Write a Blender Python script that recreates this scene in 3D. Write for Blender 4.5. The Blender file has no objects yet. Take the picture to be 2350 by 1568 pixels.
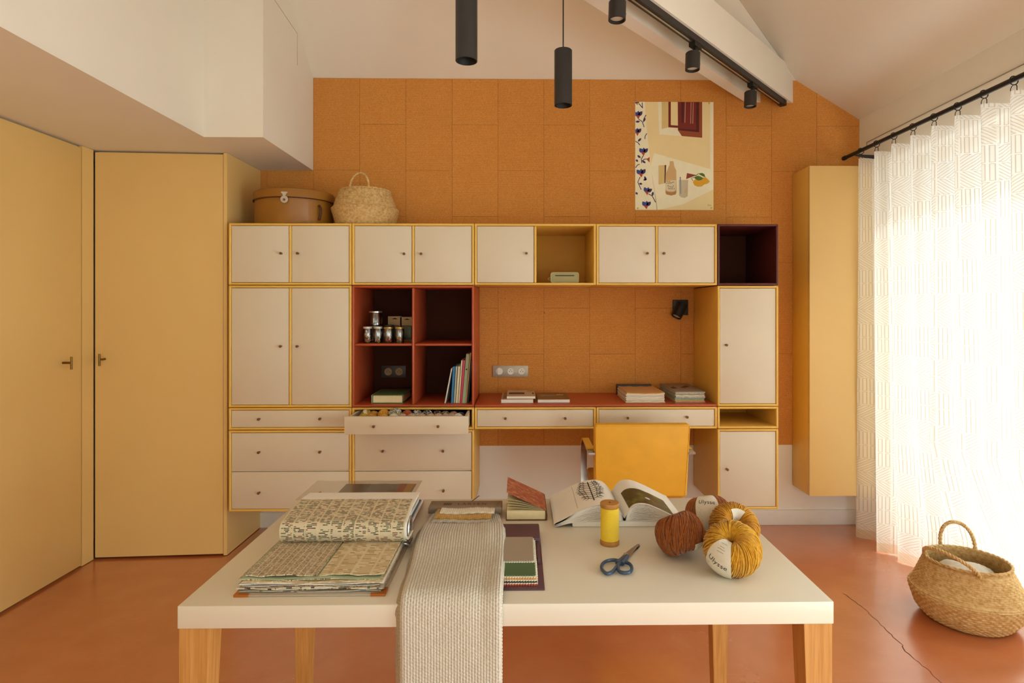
import bpy, bmesh, math, random
from mathutils import Vector, Matrix
R = math.radians
random.seed(7)
SC = bpy.context.scene
COL = SC.collection

# ------------------------------------------------------------------ camera
F, CX, HY, CAMH, YAW = 1334.7, 1213.6, 708.55, 1.4233, .0143      # pixels of the 2350 x 1568 frame, metres, radians
cam_d = bpy.data.cameras.new('camera'); cam = bpy.data.objects.new('camera', cam_d); COL.objects.link(cam)
cam_d.sensor_width = 36.0; cam_d.sensor_fit = 'HORIZONTAL'; cam_d.lens = F / 2350 * 36
cam_d.shift_x = (1175 - CX) / 2350; cam_d.shift_y = -(784 - HY) / 2350
cam_d.clip_start = .05
cam.location = (0, 0, CAMH); cam.rotation_euler = (R(90), 0, -YAW)
SC.camera = cam

# ------------------------------------------------------------------ world, sun, daylight at the windows, rear fill, exposure
W = bpy.data.worlds.new('sky'); SC.world = W; W.use_nodes = True
bg = W.node_tree.nodes['Background']; bg.inputs[0].default_value = (.90, .97, 1, 1); bg.inputs[1].default_value = 1.0

def light(name, kind, loc, rot, energy, color, size=None):
    d = bpy.data.lights.new(name, kind); o = bpy.data.objects.new(name, d); COL.objects.link(o)
    o.location = loc; o.rotation_euler = rot; d.energy = energy; d.color = color
    if size: d.shape = 'RECTANGLE'; d.size, d.size_y = size
    return o
sun = light('sun', 'SUN', (6, 1, 6), (0, R(42), R(8)), 2.9, (.92, .99, 1)); sun.data.angle = R(4)
light('daylight_side', 'AREA', (2.95, 1.75, 1.12), (0, R(90), 0), 66, (.86, .98, 1), (2.1, 3.6))
light('daylight_side_near', 'AREA', (2.75, -.2, .80), (0, R(90), 0), 54, (.83, 1, .99), (1.5, 1.6))
light('fill_rear', 'AREA', (.5, -2.98, .75), (R(90), 0, 0), 22, (.82, 1, .97), (3.1, 1.25))  # added fill light from behind the camera, source out of view

vs = SC.view_settings
SC.display_settings.display_device = 'sRGB'
vs.view_transform = 'Standard'; vs.look = 'None'; vs.gamma = 1.0; vs.exposure = 0.41; vs.use_curve_mapping = False

cy = SC.cycles                                    # light paths: enough for daylight to work its way round the room
cy.max_bounces = 7; cy.diffuse_bounces = 4; cy.glossy_bounces = 3; cy.transparent_max_bounces = 8; cy.transmission_bounces = 4
cy.use_adaptive_sampling = True; cy.adaptive_threshold = .10; cy.adaptive_min_samples = 24; cy.caustics_reflective = False; cy.caustics_refractive = False

# ------------------------------------------------------------------ pixel -> place
_s, _c = math.sin(YAW), math.cos(YAW)
def ray(u, v):
    x = (u - CX) / F
    return Vector((x * _c + _s, -x * _s + _c, -(v - HY) / F))
def atz(u, v, z): d = ray(u, v); return Vector((0, 0, CAMH)) + d * ((z - CAMH) / d.z)
def aty(u, v, y): d = ray(u, v); return Vector((0, 0, CAMH)) + d * (y / d.y)
def atx(u, v, x): d = ray(u, v); return Vector((0, 0, CAMH)) + d * (x / d.x)

# ------------------------------------------------------------------ materials
def lin(c):
    if isinstance(c, str):
        c = c.lstrip('#'); c = [int(c[i:i + 2], 16) / 255 for i in (0, 2, 4)]
    return tuple((x / 12.92 if x <= .04045 else ((x + .055) / 1.055) ** 2.4) for x in c)
MATS = {}
class N:
    """small node helper"""
    def __init__(s, m): s.t = m.node_tree; s.n = s.t.nodes; s.l = s.t.links
    def new(s, k, **kw):
        x = s.n.new(k)
        for a, b in kw.items(): setattr(x, a, b)
        return x
    def math(s, op, a, b=None, c=None, clamp=False):
        x = s.new('ShaderNodeMath', operation=op, use_clamp=clamp)
        for i, v in enumerate((a, b, c)):
            if v is None: continue
            if isinstance(v, (int, float)): x.inputs[i].default_value = v
            else: s.l.new(v, x.inputs[i])
        return x.outputs[0]
    def mix(s, f, a, b, bl='MIX'):
        x = s.new('ShaderNodeMix', data_type='RGBA', blend_type=bl)
        for i, v in ((0, f), (6, a), (7, b)):
            if isinstance(v, (int, float)): x.inputs[i].default_value = v
            elif isinstance(v, tuple): x.inputs[i].default_value = (*v[:3], 1)
            else: s.l.new(v, x.inputs[i])
        return x.outputs[2]
    def coord(s, k='Object'): return s.new('ShaderNodeTexCoord').outputs[k]
    def mapping(s, v, scale=(1, 1, 1), rot=(0, 0, 0), loc=(0, 0, 0)):
        m = s.new('ShaderNodeMapping'); s.l.new(v, m.inputs[0])
        m.inputs[1].default_value = loc; m.inputs[2].default_value = rot; m.inputs[3].default_value = scale
        return m.outputs[0]
    def noise(s, v, scale, detail=3, rough=.55, out=0):
        x = s.new('ShaderNodeTexNoise'); s.l.new(v, x.inputs['Vector'])
        x.inputs['Scale'].default_value = scale; x.inputs['Detail'].default_value = detail; x.inputs['Roughness'].default_value = rough
        return x.outputs[out]
    def ramp(s, f, stops):
        x = s.new('ShaderNodeValToRGB'); s.l.new(f, x.inputs[0]); e = x.color_ramp.elements
        while len(e) < len(stops): e.new(.5)
        for el, (p, c) in zip(e, stops): el.position = p; el.color = (*c[:3], 1)
        return x.outputs[0]
    def bump(s, h, strength=.3, dist=.002):
        x = s.new('ShaderNodeBump'); s.l.new(h, x.inputs['Height']); x.inputs['Strength'].default_value = strength; x.inputs['Distance'].default_value = dist
        return x.outputs[0]
def newmat(name):
    m = bpy.data.materials.new(name); m.use_nodes = True; MATS[name] = m
    n = N(m); b = m.node_tree.nodes['Principled BSDF']
    return m, n, b
def mat(name, col, rough=.5, var=.06, scale=14, bump=0, bscale=60, metal=0, spec=.5, sheen=0, coord='Object'):
    """a plain coloured surface with a slight procedural mottling and relief"""
    m, n, b = newmat(name); c = lin(col)
    v = n.coord(coord); f = n.noise(v, scale)
    lo = tuple(x * (1 - var) for x in c); hi = tuple(min(1, x * (1 + var)) for x in c)
    n.l.new(n.ramp(f, [(.3, lo), (.7, hi)]), b.inputs['Base Color'])
    b.inputs['Roughness'].default_value = rough; b.inputs['Metallic'].default_value = metal
    b.inputs['Specular IOR Level'].default_value = spec
    if sheen: b.inputs['Sheen Weight'].default_value = sheen
    if bump: n.l.new(n.bump(n.noise(v, bscale, 4), bump, .002), b.inputs['Normal'])
    return m

# ------------------------------------------------------------------ mesh building
class MB:
    def __init__(s): s.v = []; s.f = []; s.uv = None
    def add(s, vs, fs):
        o = len(s.v); s.v += [tuple(p) for p in vs]; s.f += [tuple(i + o for i in f) for f in fs]; return s
    def box(s, x0, x1, y0, y1, z0, z1, bev=0, seg=2):
        if bev <= 0:
            return s.add([(x0, y0, z0), (x1, y0, z0), (x1, y1, z0), (x0, y1, z0), (x0, y0, z1), (x1, y0, z1), (x1, y1, z1), (x0, y1, z1)],
                         [(0, 3, 2, 1), (4, 5, 6, 7), (0, 1, 5, 4), (1, 2, 6, 5), (2, 3, 7, 6), (3, 0, 4, 7)])
        bm = bmesh.new(); bmesh.ops.create_cube(bm, size=1)
        for q in bm.verts:
            q.co = Vector(((x0 + x1) / 2 + q.co.x * (x1 - x0), (y0 + y1) / 2 + q.co.y * (y1 - y0), (z0 + z1) / 2 + q.co.z * (z1 - z0)))
        bmesh.ops.bevel(bm, geom=bm.edges[:], offset=min(bev, abs(x1 - x0) * .49, abs(y1 - y0) * .49, abs(z1 - z0) * .49), segments=seg, profile=.5, affect='EDGES')
        bm.verts.index_update(); s.add([q.co for q in bm.verts], [[q.index for q in f.verts] for f in bm.faces]); bm.free(); return s
    def prism(s, poly, fn, d0, d1):
        """poly: 2-D points; fn(a, b, d) -> 3-D"""
        n = len(poly)
        vs = [fn(a, b, d0) for a, b in poly] + [fn(a, b, d1) for a, b in poly]
        return s.add(vs, [tuple(range(n))[::-1], tuple(range(n, 2 * n))] + [(i, (i + 1) % n, n + (i + 1) % n, n + i) for i in range(n)])
    def face(s, pts): return s.add(pts, [tuple(range(len(pts)))])
    def lathe(s, prof, n=32, c=(0, 0, 0), axis=None, sx=1, sy=1, cap=True):
        """prof: (r, h) from bottom to top, turned about z (or axis) through c"""
        q = Vector((0, 0, 1)).rotation_difference(Vector(axis).normalized()) if axis is not None else None
        vs = []
        for r, h in prof:
            for i in range(n):
                a = 2 * math.pi * i / n; p = Vector((r * math.cos(a) * sx, r * math.sin(a) * sy, h))
                if q: p = q @ p
                vs.append(p + Vector(c))
        fs = [(j * n + i, j * n + (i + 1) % n, (j + 1) * n + (i + 1) % n, (j + 1) * n + i) for j in range(len(prof) - 1) for i in range(n)]
        if cap:
            if prof[0][0] > 1e-5: fs.append(tuple(range(n))[::-1])
            if prof[-1][0] > 1e-5: fs.append(tuple((len(prof) - 1) * n + i for i in range(n)))
        return s.add(vs, fs)
    def cyl(s, c0, c1, r, n=20, r2=None):
        c0, c1 = Vector(c0), Vector(c1); d = c1 - c0
        return s.lathe([(r, 0), (r if r2 is None else r2, d.length)], n, c0, d)
    def tube(s, path, r, n=8, closed=False, cap=True):
        P = [Vector(p) for p in path]; m = len(P); vs = []; up = None
        for i, p in enumerate(P):
            t = (P[(i + 1) % m] - P[i - 1]) if closed else (P[min(i + 1, m - 1)] - P[max(i - 1, 0)])
            t = t.normalized() if t.length > 1e-9 else Vector((0, 0, 1))
            if up is None:
                up = t.orthogonal().normalized()
            up = (up - t * up.dot(t)); up = up.normalized() if up.length > 1e-6 else t.orthogonal().normalized()
            w = t.cross(up); rr = r[i] if isinstance(r, (list, tuple)) else r
            for k in range(n):
                a = 2 * math.pi * k / n; vs.append(p + up * (rr * math.cos(a)) + w * (rr * math.sin(a)))
        fs = [(i * n + k, i * n + (k + 1) % n, ((i + 1) % m) * n + (k + 1) % n, ((i + 1) % m) * n + k) for i in range(m if closed else m - 1) for k in range(n)]
        if cap and not closed: fs += [tuple(range(n))[::-1], tuple((m - 1) * n + k for k in range(n))]
        return s.add(vs, fs)
    def rope(s, path, r, turns):
        P = [Vector(p) for p in path]; n = len(P)
        for ph in (0, math.pi):
            q = []
            for i, p in enumerate(P):
                t = (P[min(i + 1, n - 1)] - P[max(i - 1, 0)]).normalized(); a = t.orthogonal().normalized(); b = t.cross(a)
                g = ph + turns * 2 * math.pi * i / (n - 1); q.append(p + a * (r * .55 * math.cos(g)) + b * (r * .55 * math.sin(g)))
            s.tube(q, r * .72, 8)
        return s
    def grid(s, fn, nu, nv, uv=None):
        """fn(u, v) with u, v in 0..1"""
        o = len(s.v); vs = [fn(i / nu, j / nv) for j in range(nv + 1) for i in range(nu + 1)]
        fs = [(j * (nu + 1) + i, j * (nu + 1) + i + 1, (j + 1) * (nu + 1) + i + 1, (j + 1) * (nu + 1) + i) for j in range(nv) for i in range(nu)]
        if uv: s.uv = [uv(i / nu, j / nv) for j in range(nv + 1) for i in range(nu + 1)]
        return s.add(vs, fs)
    def sheet(s, fn, nu, nv, t):
        """a thin closed sheet: fn(u, v, d) with d = 0 or t"""
        o = len(s.v); s.grid(lambda a, b: fn(a, b, t), nu, nv)
        m = (nu + 1) * (nv + 1); vs = [fn(i / nu, j / nv, 0) for j in range(nv + 1) for i in range(nu + 1)]
        fs = [(j * (nu + 1) + i, (j + 1) * (nu + 1) + i, (j + 1) * (nu + 1) + i + 1, j * (nu + 1) + i + 1) for j in range(nv) for i in range(nu)]
        rim = [i for i in range(nu + 1)] + [j * (nu + 1) + nu for j in range(1, nv + 1)] + [nv * (nu + 1) + i for i in range(nu - 1, -1, -1)] + [j * (nu + 1) for j in range(nv - 1, 0, -1)]
        s.v += [tuple(p) for p in vs]; s.f += [tuple(i + o + m for i in f) for f in fs]
        k = len(rim); s.f += [(o + rim[(i + 1) % k], o + rim[i], o + m + rim[i], o + m + rim[(i + 1) % k]) for i in range(k)]
        return s
    def xf(s, M):
        s.v = [tuple(M @ Vector(p)) for p in s.v]; return s
    def mesh(s, name, off=Vector((0, 0, 0)), smooth=35):
        me = bpy.data.meshes.new(name)
        me.from_pydata([(p[0] - off.x, p[1] - off.y, p[2] - off.z) for p in s.v], [], s.f)
        if s.uv:
            l = me.uv_layers.new(name='UVMap')
            for lp in me.loops: l.data[lp.index].uv = s.uv[lp.vertex_index]
        bm = bmesh.new(); bm.from_mesh(me); bmesh.ops.recalc_face_normals(bm, faces=bm.faces[:]) if not s.uv else None
        bm.to_mesh(me); bm.free()
        if smooth:
            me.shade_smooth(); me.set_sharp_from_angle(angle=R(smooth))
        return me

def tag(o, label=None, cat=None, group=None, kind=None):
    if label: o['label'] = label
    if cat: o['category'] = cat
    if group: o['group'] = group
    if kind: o['kind'] = kind
    return o
def T(name, label, cat, loc, group=None, rot=(0, 0, 0), kind=None):
    o = bpy.data.objects.new(name, None); COL.objects.link(o); o.empty_display_size = .05
    o.location = loc; o.rotation_euler = rot
    return tag(o, label, cat, group, kind)
def root(o):
    while o.parent: o = o.parent
    return o
def P(par, name, mb, m, label=None, smooth=35, local=False):
    """a part: geometry given in world metres (or in the thing's own metres with local=True)"""
    off = Vector((0, 0, 0)) if local else Vector(root(par).location)
    me = mb if isinstance(mb, bpy.types.Mesh) else mb.mesh(name, off, smooth)
    o = bpy.data.objects.new(name, me); COL.objects.link(o); o.parent = par
    if not me.materials: me.materials.append(MATS[m])
    if label: o['label'] = label
    return o
def S(name, mb, m, label=None, cat=None, group=None, kind=None, smooth=35):
    """a thing (or piece of the setting) that is one mesh"""
    xs = [p[0] for p in mb.v]; ys = [p[1] for p in mb.v]; zs = [p[2] for p in mb.v]
    off = Vector(((min(xs) + max(xs)) / 2, (min(ys) + max(ys)) / 2, min(zs)))
    me = mb.mesh(name, off, smooth); me.materials.append(MATS[m])
    o = bpy.data.objects.new(name, me); COL.objects.link(o); o.location = off
    return tag(o, label, cat, group, kind)
def text_mesh(txt, size, space=1.0):
    """flat lettering in the xy plane, centred: (verts, faces)"""
    cu = bpy.data.curves.new('lettering', 'FONT'); cu.body = txt; cu.size = size; cu.align_x = 'CENTER'; cu.align_y = 'CENTER'; cu.space_character = space; cu.resolution_u = 3
    ob = bpy.data.objects.new('lettering', cu); COL.objects.link(ob)
    me = bpy.data.meshes.new_from_object(ob)
    vs = [v.co.copy() for v in me.vertices]; fs = [tuple(p.vertices) for p in me.polygons]
    bpy.data.objects.remove(ob); bpy.data.curves.remove(cu); bpy.data.meshes.remove(me)
    return vs, fs
def lerp(a, b, t): return a + (b - a) * t
def interp(pts, t):
    """piecewise-linear through (t, value...) tuples"""
    if t <= pts[0][0]: return pts[0][1:]
    for a, b in zip(pts, pts[1:]):
        if t <= b[0]:
            k = (t - a[0]) / (b[0] - a[0] + 1e-12); return tuple(lerp(x, y, k) for x, y in zip(a[1:], b[1:]))
    return pts[-1][1:]
# ------------------------------------------------------------------ the materials of the place
mat('white_wall', '#f6f0e4', .85, .02, 3, .08, 90)
mat('ceiling_white', '#eee6d6', .9, .02, 2, .05, 80)
mat('white_trim', '#ece6da', .55, .02)
mat('yellow_lacquer', '#ebc67e', .36, .02, 2)
mat('yellow_edge', '#eec25e', .38, .02)
mat('yellow_panel', '#d89a20', .45, .02, spec=.25)
mat('beige_front', '#e2d6be', .42, .015, 4)
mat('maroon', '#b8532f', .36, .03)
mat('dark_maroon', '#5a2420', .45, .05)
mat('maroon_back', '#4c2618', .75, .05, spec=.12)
mat('knob_wood', '#7a4a28', .45, .12, 60)
mat('brass', '#7a5b23', .35, .08, 30, metal=.7)
mat('black_metal', '#2b2825', .5, .06, 40)
mat('black_soft', '#191715', .55, .06, 40)
mat('silver', '#c9c4bb', .28, .05, 40, metal=.9)
mat('lamp_glass', '#d9d2c2', .25, .05, 50)
mat('table_white', '#e0d6c2', .32, .012, 5)
mat('oak_pale', '#c8934f', .5, .05)
mat('chair_leather', '#f3b834', .5, .05, 9, .12, 40)
mat('chrome', '#9b8f84', .18, .03, 20, metal=1)
mat('hat_leather', '#9a6720', .42, .08, 8, .08, 120)
mat('dark_leather', '#4a2413', .4, .1, 20)
mat('socket_plate', '#b7ab98', .4, .02, metal=.3)
mat('socket_dark', '#4a3d31', .45, .02)
mat('socket_face', '#eee6d6', .4, .01)
mat('hole', '#15110d', .8, .02)
mat('paper', '#efe9df', .8, .02, 30)
mat('paper_cream', '#ecdcae', .8, .04, 60)
mat('ink', '#3a3530', .8, .02)
mat('ink_brown', '#6b4226', .8, .1, 80)
mat('olive', '#a39a63', .45, .03)
mat('olive_rim', '#b7ae7d', .4, .03)
mat('green_cloth', '#4c6a3e', .7, .08, 60)
mat('blue_cover', '#2f7db4', .45, .05)
mat('pink_cover', '#cf3f58', .45, .05)
mat('sage_cover', '#a9b894', .6, .05)
mat('kraft', '#b79a6c', .7, .06, 60)
mat('charcoal_cover', '#33302c', .5, .08)
mat('grey_cover', '#96897a', .6, .06, 30)
mat('spool_wood', '#b8803c', .55, .15, 50)
mat('thread_yellow', '#f0cf3a', .6, .04, 30)
mat('handle_blue', '#3c5068', .38, .05)
mat('blade', '#a79c8a', .3, .06, 30, metal=.85)
mat('purple', '#5b3a40', .55, .05, 30)
mat('swatch_grey', '#a49887', .35, .03)
mat('swatch_green', '#4f6b45', .6, .03)
mat('swatch_tan', '#d9a86a', .8, .05, 50)
mat('swatch_red', '#b8482f', .8, .05, 50)
mat('swatch_cream', '#efe4cc', .85, .05, 50)
mat('copper', '#c8752f', .3, .05, metal=.6)
mat('header_grey', '#8a7560', .5, .03)
mat('header_ink', '#4a3426', .6, .03)
mat('linen', '#d8d0c2', .9, .05, 60, .15, 200)
mat('grey_board', '#b3a48f', .5, .04)
mat('dark_photo', '#5a4636', .35, .1)
mat('rust_block', '#c05238', .5, .06)
mat('gold_block', '#dca03a', .5, .06)
mat('label_paper', '#ded6c4', .75, .02, 40)

def cork():
    m, n, b = newmat('cork')
    v = n.coord('Object'); oi = n.new('ShaderNodeObjectInfo').outputs['Random']
    sp = n.noise(v, 260, 3, .65); bl = n.noise(v, 9, 3)
    c = n.ramp(sp, [(.28, lin('#ca8032')), (.5, lin('#e09848')), (.75, lin('#eeb36c'))])
    c = n.mix(n.math('MULTIPLY', bl, .18), c, lin('#a8601f'))
    c = n.mix(n.math('MULTIPLY', oi, .12), c, lin('#b06a22'))
    x = n.new('ShaderNodeSeparateXYZ'); n.l.new(v, x.inputs[0])
    g = n.math('FRACT', n.math('MULTIPLY', x.outputs[2], 1 / .0104))
    g = n.math('ABSOLUTE', n.math('SUBTRACT', g, .5))           # 0..0.5, a groove near 0.5
    gr = n.math('MULTIPLY', n.math('SUBTRACT', g, .40, clamp=True), 10, clamp=True)
    c = n.mix(n.math('MULTIPLY', gr, .42), c, lin('#985718'))   # the grooves are coloured darker
    n.l.new(c, b.inputs['Base Color']); b.inputs['Roughness'].default_value = .85; b.inputs['Specular IOR Level'].default_value = .25
    h = n.math('SUBTRACT', n.math('MULTIPLY', sp, .35), gr)
    n.l.new(n.bump(h, .5, .002), b.inputs['Normal'])
cork()

def floor_mat():
    m, n, b = newmat('floor_red')
    v = n.coord('Object'); a = n.noise(v, 1.6, 5, .6); f = n.noise(v, 34, 5, .7)
    c = n.ramp(a, [(.3, lin('#bc683a')), (.55, lin('#c87648')), (.75, lin('#d08458'))])
    c = n.mix(n.math('MULTIPLY', n.math('SUBTRACT', f, .55, clamp=True), .5, clamp=True), c, lin('#cf8a66'))
    sc = n.noise(n.mapping(v, (3, 90, 1), (0, 0, .6)), 2.2, 2)
    c = n.mix(n.math('MULTIPLY', n.math('SUBTRACT', sc, .68, clamp=True), 2.2, clamp=True), c, lin('#d79b7c'))
    n.l.new(c, b.inputs['Base Color'])
    n.l.new(n.math('ADD', n.math('MULTIPLY', a, .16), .17), b.inputs['Roughness'])
    b.inputs['Specular IOR Level'].default_value = 1.0
    b.inputs['Coat Weight'].default_value = .75; b.inputs['Coat IOR'].default_value = 1.7; b.inputs['Coat Roughness'].default_value = .2
    n.l.new(n.bump(n.math('ADD', a, n.math('MULTIPLY', f, .12)), .10, .004), b.inputs['Normal'])
floor_mat()

def wood(name, c0, c1, scale=1.0):
    m, n, b = newmat(name); v = n.coord('Object')
    f = n.noise(n.mapping(v, (60 * scale, 60 * scale, 2.2 * scale)), 2.0, 4, .6)
    n.l.new(n.ramp(f, [(.28, lin(c0)), (.72, lin(c1))]), b.inputs['Base Color']); b.inputs['Roughness'].default_value = .5
    n.l.new(n.bump(f, .15, .001), b.inputs['Normal'])
wood('oak', '#b57a33', '#d79d58')

def straw(name, c0, c1, c2):
    m, n, b = newmat(name); v = n.coord('Object')
    f = n.noise(v, 70, 3, .6); g = n.noise(v, 7, 2)
    c = n.ramp(f, [(.28, lin(c0)), (.5, lin(c1)), (.75, lin(c2))])
    n.l.new(n.mix(n.math('MULTIPLY', g, .25), c, lin(c0)), b.inputs['Base Color'])
    b.inputs['Roughness'].default_value = .75; n.l.new(n.bump(f, .4, .002), b.inputs['Normal'])
straw('straw', '#b98a4c', '#d9b679', '#ecd3a0')

def curtain_mat():
    m, n, b = newmat('curtain_cloth')
    uv = n.coord('UV'); x = n.new('ShaderNodeSeparateXYZ'); n.l.new(uv, x.inputs[0])
    cell = 1 / .083
    U = n.math('MULTIPLY', x.outputs[0], 1 / .122); V = n.math('MULTIPLY', x.outputs[1], cell)
    iu, iv = n.math('FLOOR', U), n.math('FLOOR', V); fu, fv = n.math('FRACT', U), n.math('FRACT', V)
    par = n.math('MODULO', n.math('ADD', iu, n.math('FLOOR', n.math('MULTIPLY', V, .5))), 2)      # which cells hold upright bars
    sg = n.math('SUBTRACT', n.math('MULTIPLY', n.math('MODULO', iv, 2), 2), 1)                    # diagonals turn over every row
    diag = n.math('MULTIPLY', n.math('ADD', fu, n.math('MULTIPLY', fv, sg)), .78)
    k = n.math('ADD', n.math('MULTIPLY', par, fu), n.math('MULTIPLY', n.math('SUBTRACT', 1, par), n.math('ADD', diag, 2)))
    st = n.math('ABSOLUTE', n.math('SUBTRACT', n.math('FRACT', n.math('MULTIPLY', k, 3.5)), .5))    # 0 in the bar, .5 between bars
    def band(v, c, w): return n.math('SUBTRACT', 1, n.math('DIVIDE', n.math('ABSOLUTE', n.math('SUBTRACT', v, c)), w), clamp=True)
    eu = n.math('ABSOLUTE', n.math('SUBTRACT', fu, .5)); ev = n.math('ABSOLUTE', n.math('SUBTRACT', fv, .5))
    inside = n.math('MULTIPLY', n.math('LESS_THAN', eu, .47), n.math('LESS_THAN', ev, .465))
    line = n.math('MULTIPLY', band(st, .27, .10), inside)
    line = n.math('MAXIMUM', line, n.math('MULTIPLY', band(ev, .455, .02), n.math('LESS_THAN', st, .28)))
    bar = n.math('MULTIPLY', n.math('LESS_THAN', st, .25), inside)
    hem = n.math('LESS_THAN', x.outputs[1], .055)
    wv = n.noise(n.mapping(uv, (900, 60, 1)), 1.0, 2)
    base = n.mix(n.math('MULTIPLY', bar, .35), lin('#f6f2ea'), lin('#f0e6d4'))
    base = n.mix(n.math('MULTIPLY', line, .62), base, lin('#a68b5e'))
    base = n.mix(n.math('MULTIPLY', wv, .10), base, lin('#e2cfae'))
    base = n.mix(n.math('MULTIPLY', hem, .5), base, lin('#dcc193'))
    d = n.new('ShaderNodeBsdfDiffuse'); t = n.new('ShaderNodeBsdfTranslucent'); tr = n.new('ShaderNodeBsdfTransparent')
    n.l.new(base, d.inputs[0]); n.l.new(base, t.inputs[0])
    bp = n.bump(n.math('SUBTRACT', bar, line), .25, .002); n.l.new(bp, d.inputs['Normal'])
    m1 = n.new('ShaderNodeMixShader'); m1.inputs[0].default_value = .36; n.l.new(d.outputs[0], m1.inputs[1]); n.l.new(t.outputs[0], m1.inputs[2])
    m2 = n.new('ShaderNodeMixShader'); n.l.new(m1.outputs[0], m2.inputs[1]); n.l.new(tr.outputs[0], m2.inputs[2])
    n.l.new(n.math('MULTIPLY', n.math('SUBTRACT', 1, n.math('MAXIMUM', line, n.math('MULTIPLY', bar, .4))), .14), m2.inputs[0])
    n.l.new(m2.outputs[0], n.n['Material Output'].inputs[0])
curtain_mat()

def glass_mat():
    m, n, b = newmat('jar_glass')
    g = n.new('ShaderNodeBsdfGlossy'); g.inputs['Roughness'].default_value = .04; tr = n.new('ShaderNodeBsdfTransparent'); tr.inputs[0].default_value = (.9, .9, .86, 1)
    fr = n.new('ShaderNodeFresnel'); fr.inputs[0].default_value = 1.5
    mx = n.new('ShaderNodeMixShader'); n.l.new(n.math('ADD', n.math('MULTIPLY', fr.outputs[0], .9), .14, clamp=True), mx.inputs[0])
    n.l.new(tr.outputs[0], mx.inputs[1]); n.l.new(g.outputs[0], mx.inputs[2]); n.l.new(mx.outputs[0], n.n['Material Output'].inputs[0])
    m, n, b = newmat('clear_sleeve')
    g = n.new('ShaderNodeBsdfGlossy'); g.inputs['Roughness'].default_value = .12; tr = n.new('ShaderNodeBsdfTransparent'); tr.inputs[0].default_value = (.93, .92, .89, 1)
    d = n.new('ShaderNodeBsdfDiffuse'); d.inputs[0].default_value = (*lin('#cfc0ab'), 1)
    m0 = n.new('ShaderNodeMixShader'); m0.inputs[0].default_value = .10; n.l.new(tr.outputs[0], m0.inputs[1]); n.l.new(d.outputs[0], m0.inputs[2])
    mx = n.new('ShaderNodeMixShader'); mx.inputs[0].default_value = .12
    n.l.new(m0.outputs[0], mx.inputs[1]); n.l.new(g.outputs[0], mx.inputs[2]); n.l.new(mx.outputs[0], n.n['Material Output'].inputs[0])
    m, n, b = newmat('window_glass')
    g = n.new('ShaderNodeBsdfGlossy'); g.inputs['Roughness'].default_value = .02; tr = n.new('ShaderNodeBsdfTransparent')
    mx = n.new('ShaderNodeMixShader'); mx.inputs[0].default_value = .05
    n.l.new(tr.outputs[0], mx.inputs[1]); n.l.new(g.outputs[0], mx.inputs[2]); n.l.new(mx.outputs[0], n.n['Material Output'].inputs[0])
glass_mat()

def weave(name, cols, sx, sy, thr=.5, b0=.4, vline=None):
    """a coarse woven cloth: dashes of coloured weft on a pale ground (object metres, x across, y along)"""
    m, n, b = newmat(name); v = n.coord('UV')
    def dashes(seed, lx, ly, col, base, th):
        q = n.new('ShaderNodeTexWhiteNoise', noise_dimensions='2D')
        x = n.new('ShaderNodeSeparateXYZ'); n.l.new(v, x.inputs[0])
        row = n.math('FLOOR', n.math('MULTIPLY', x.outputs[1], ly))
        sh = n.new('ShaderNodeTexWhiteNoise', noise_dimensions='1D'); n.l.new(n.math('ADD', row, seed), sh.inputs['W'])
        cell = n.math('FLOOR', n.math('ADD', n.math('MULTIPLY', x.outputs[0], lx), n.math('MULTIPLY', sh.outputs[0], 7)))
        cb = n.new('ShaderNodeCombineXYZ'); n.l.new(n.math('ADD', cell, seed * 3.7), cb.inputs[0]); n.l.new(row, cb.inputs[1]); n.l.new(cb.outputs[0], q.inputs['Vector'])
        on = n.math('GREATER_THAN', q.outputs[0], th)
        fy = n.math('ABSOLUTE', n.math('SUBTRACT', n.math('FRACT', n.math('MULTIPLY', x.outputs[1], ly)), .5))
        on = n.math('MULTIPLY', on, n.math('LESS_THAN', fy, .30))
        return n.mix(on, base, lin(col))
    base = n.ramp(n.noise(v, 900, 2), [(.3, lin(cols[0])), (.7, lin(cols[1]))])
    for i, c in enumerate(cols[2:]): base = dashes(i * 13 + 3.1, sx * (1 + .35 * i), sy, c, base, thr)
    x = n.new('ShaderNodeSeparateXYZ'); n.l.new(v, x.inputs[0])
    if vline:
        f = n.math('FRACT', n.math('MULTIPLY', x.outputs[0], vline[0])); base = n.mix(n.math('MULTIPLY', n.math('LESS_THAN', f, .14), .85), base, lin(vline[1]))
    n.l.new(base, b.inputs['Base Color']); b.inputs['Roughness'].default_value = .9; b.inputs['Specular IOR Level'].default_value = .2
    wx = n.math('SINE', n.math('MULTIPLY', x.outputs[0], 2200)); wy = n.math('SINE', n.math('MULTIPLY', x.outputs[1], 1700))
    n.l.new(n.bump(n.math('MULTIPLY', wx, wy), b0, .001), b.inputs['Normal'])
weave('tweed_green', ('#cdb896', '#e2d2b2', '#6a624e', '#8f5d4a', '#4a4234', '#5f7556'), 70, 260, .83, vline=(30, '#dccba6'))
weave('weave_beige', ('#b09a78', '#dccdb0', '#7d6850', '#a08a68'), 210, 260, .66, vline=(62, '#e0d2b4'))
weave('weave_sand', ('#c4ab82', '#dccaa4', '#b89d74', '#e4d6b6'), 60, 120, .70, vline=(22, '#dfcfaa'))
weave('page_stripes', ('#a89c8a', '#c9bfae', '#7d7364', '#8a9890'), 30, 900, .8)

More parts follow.
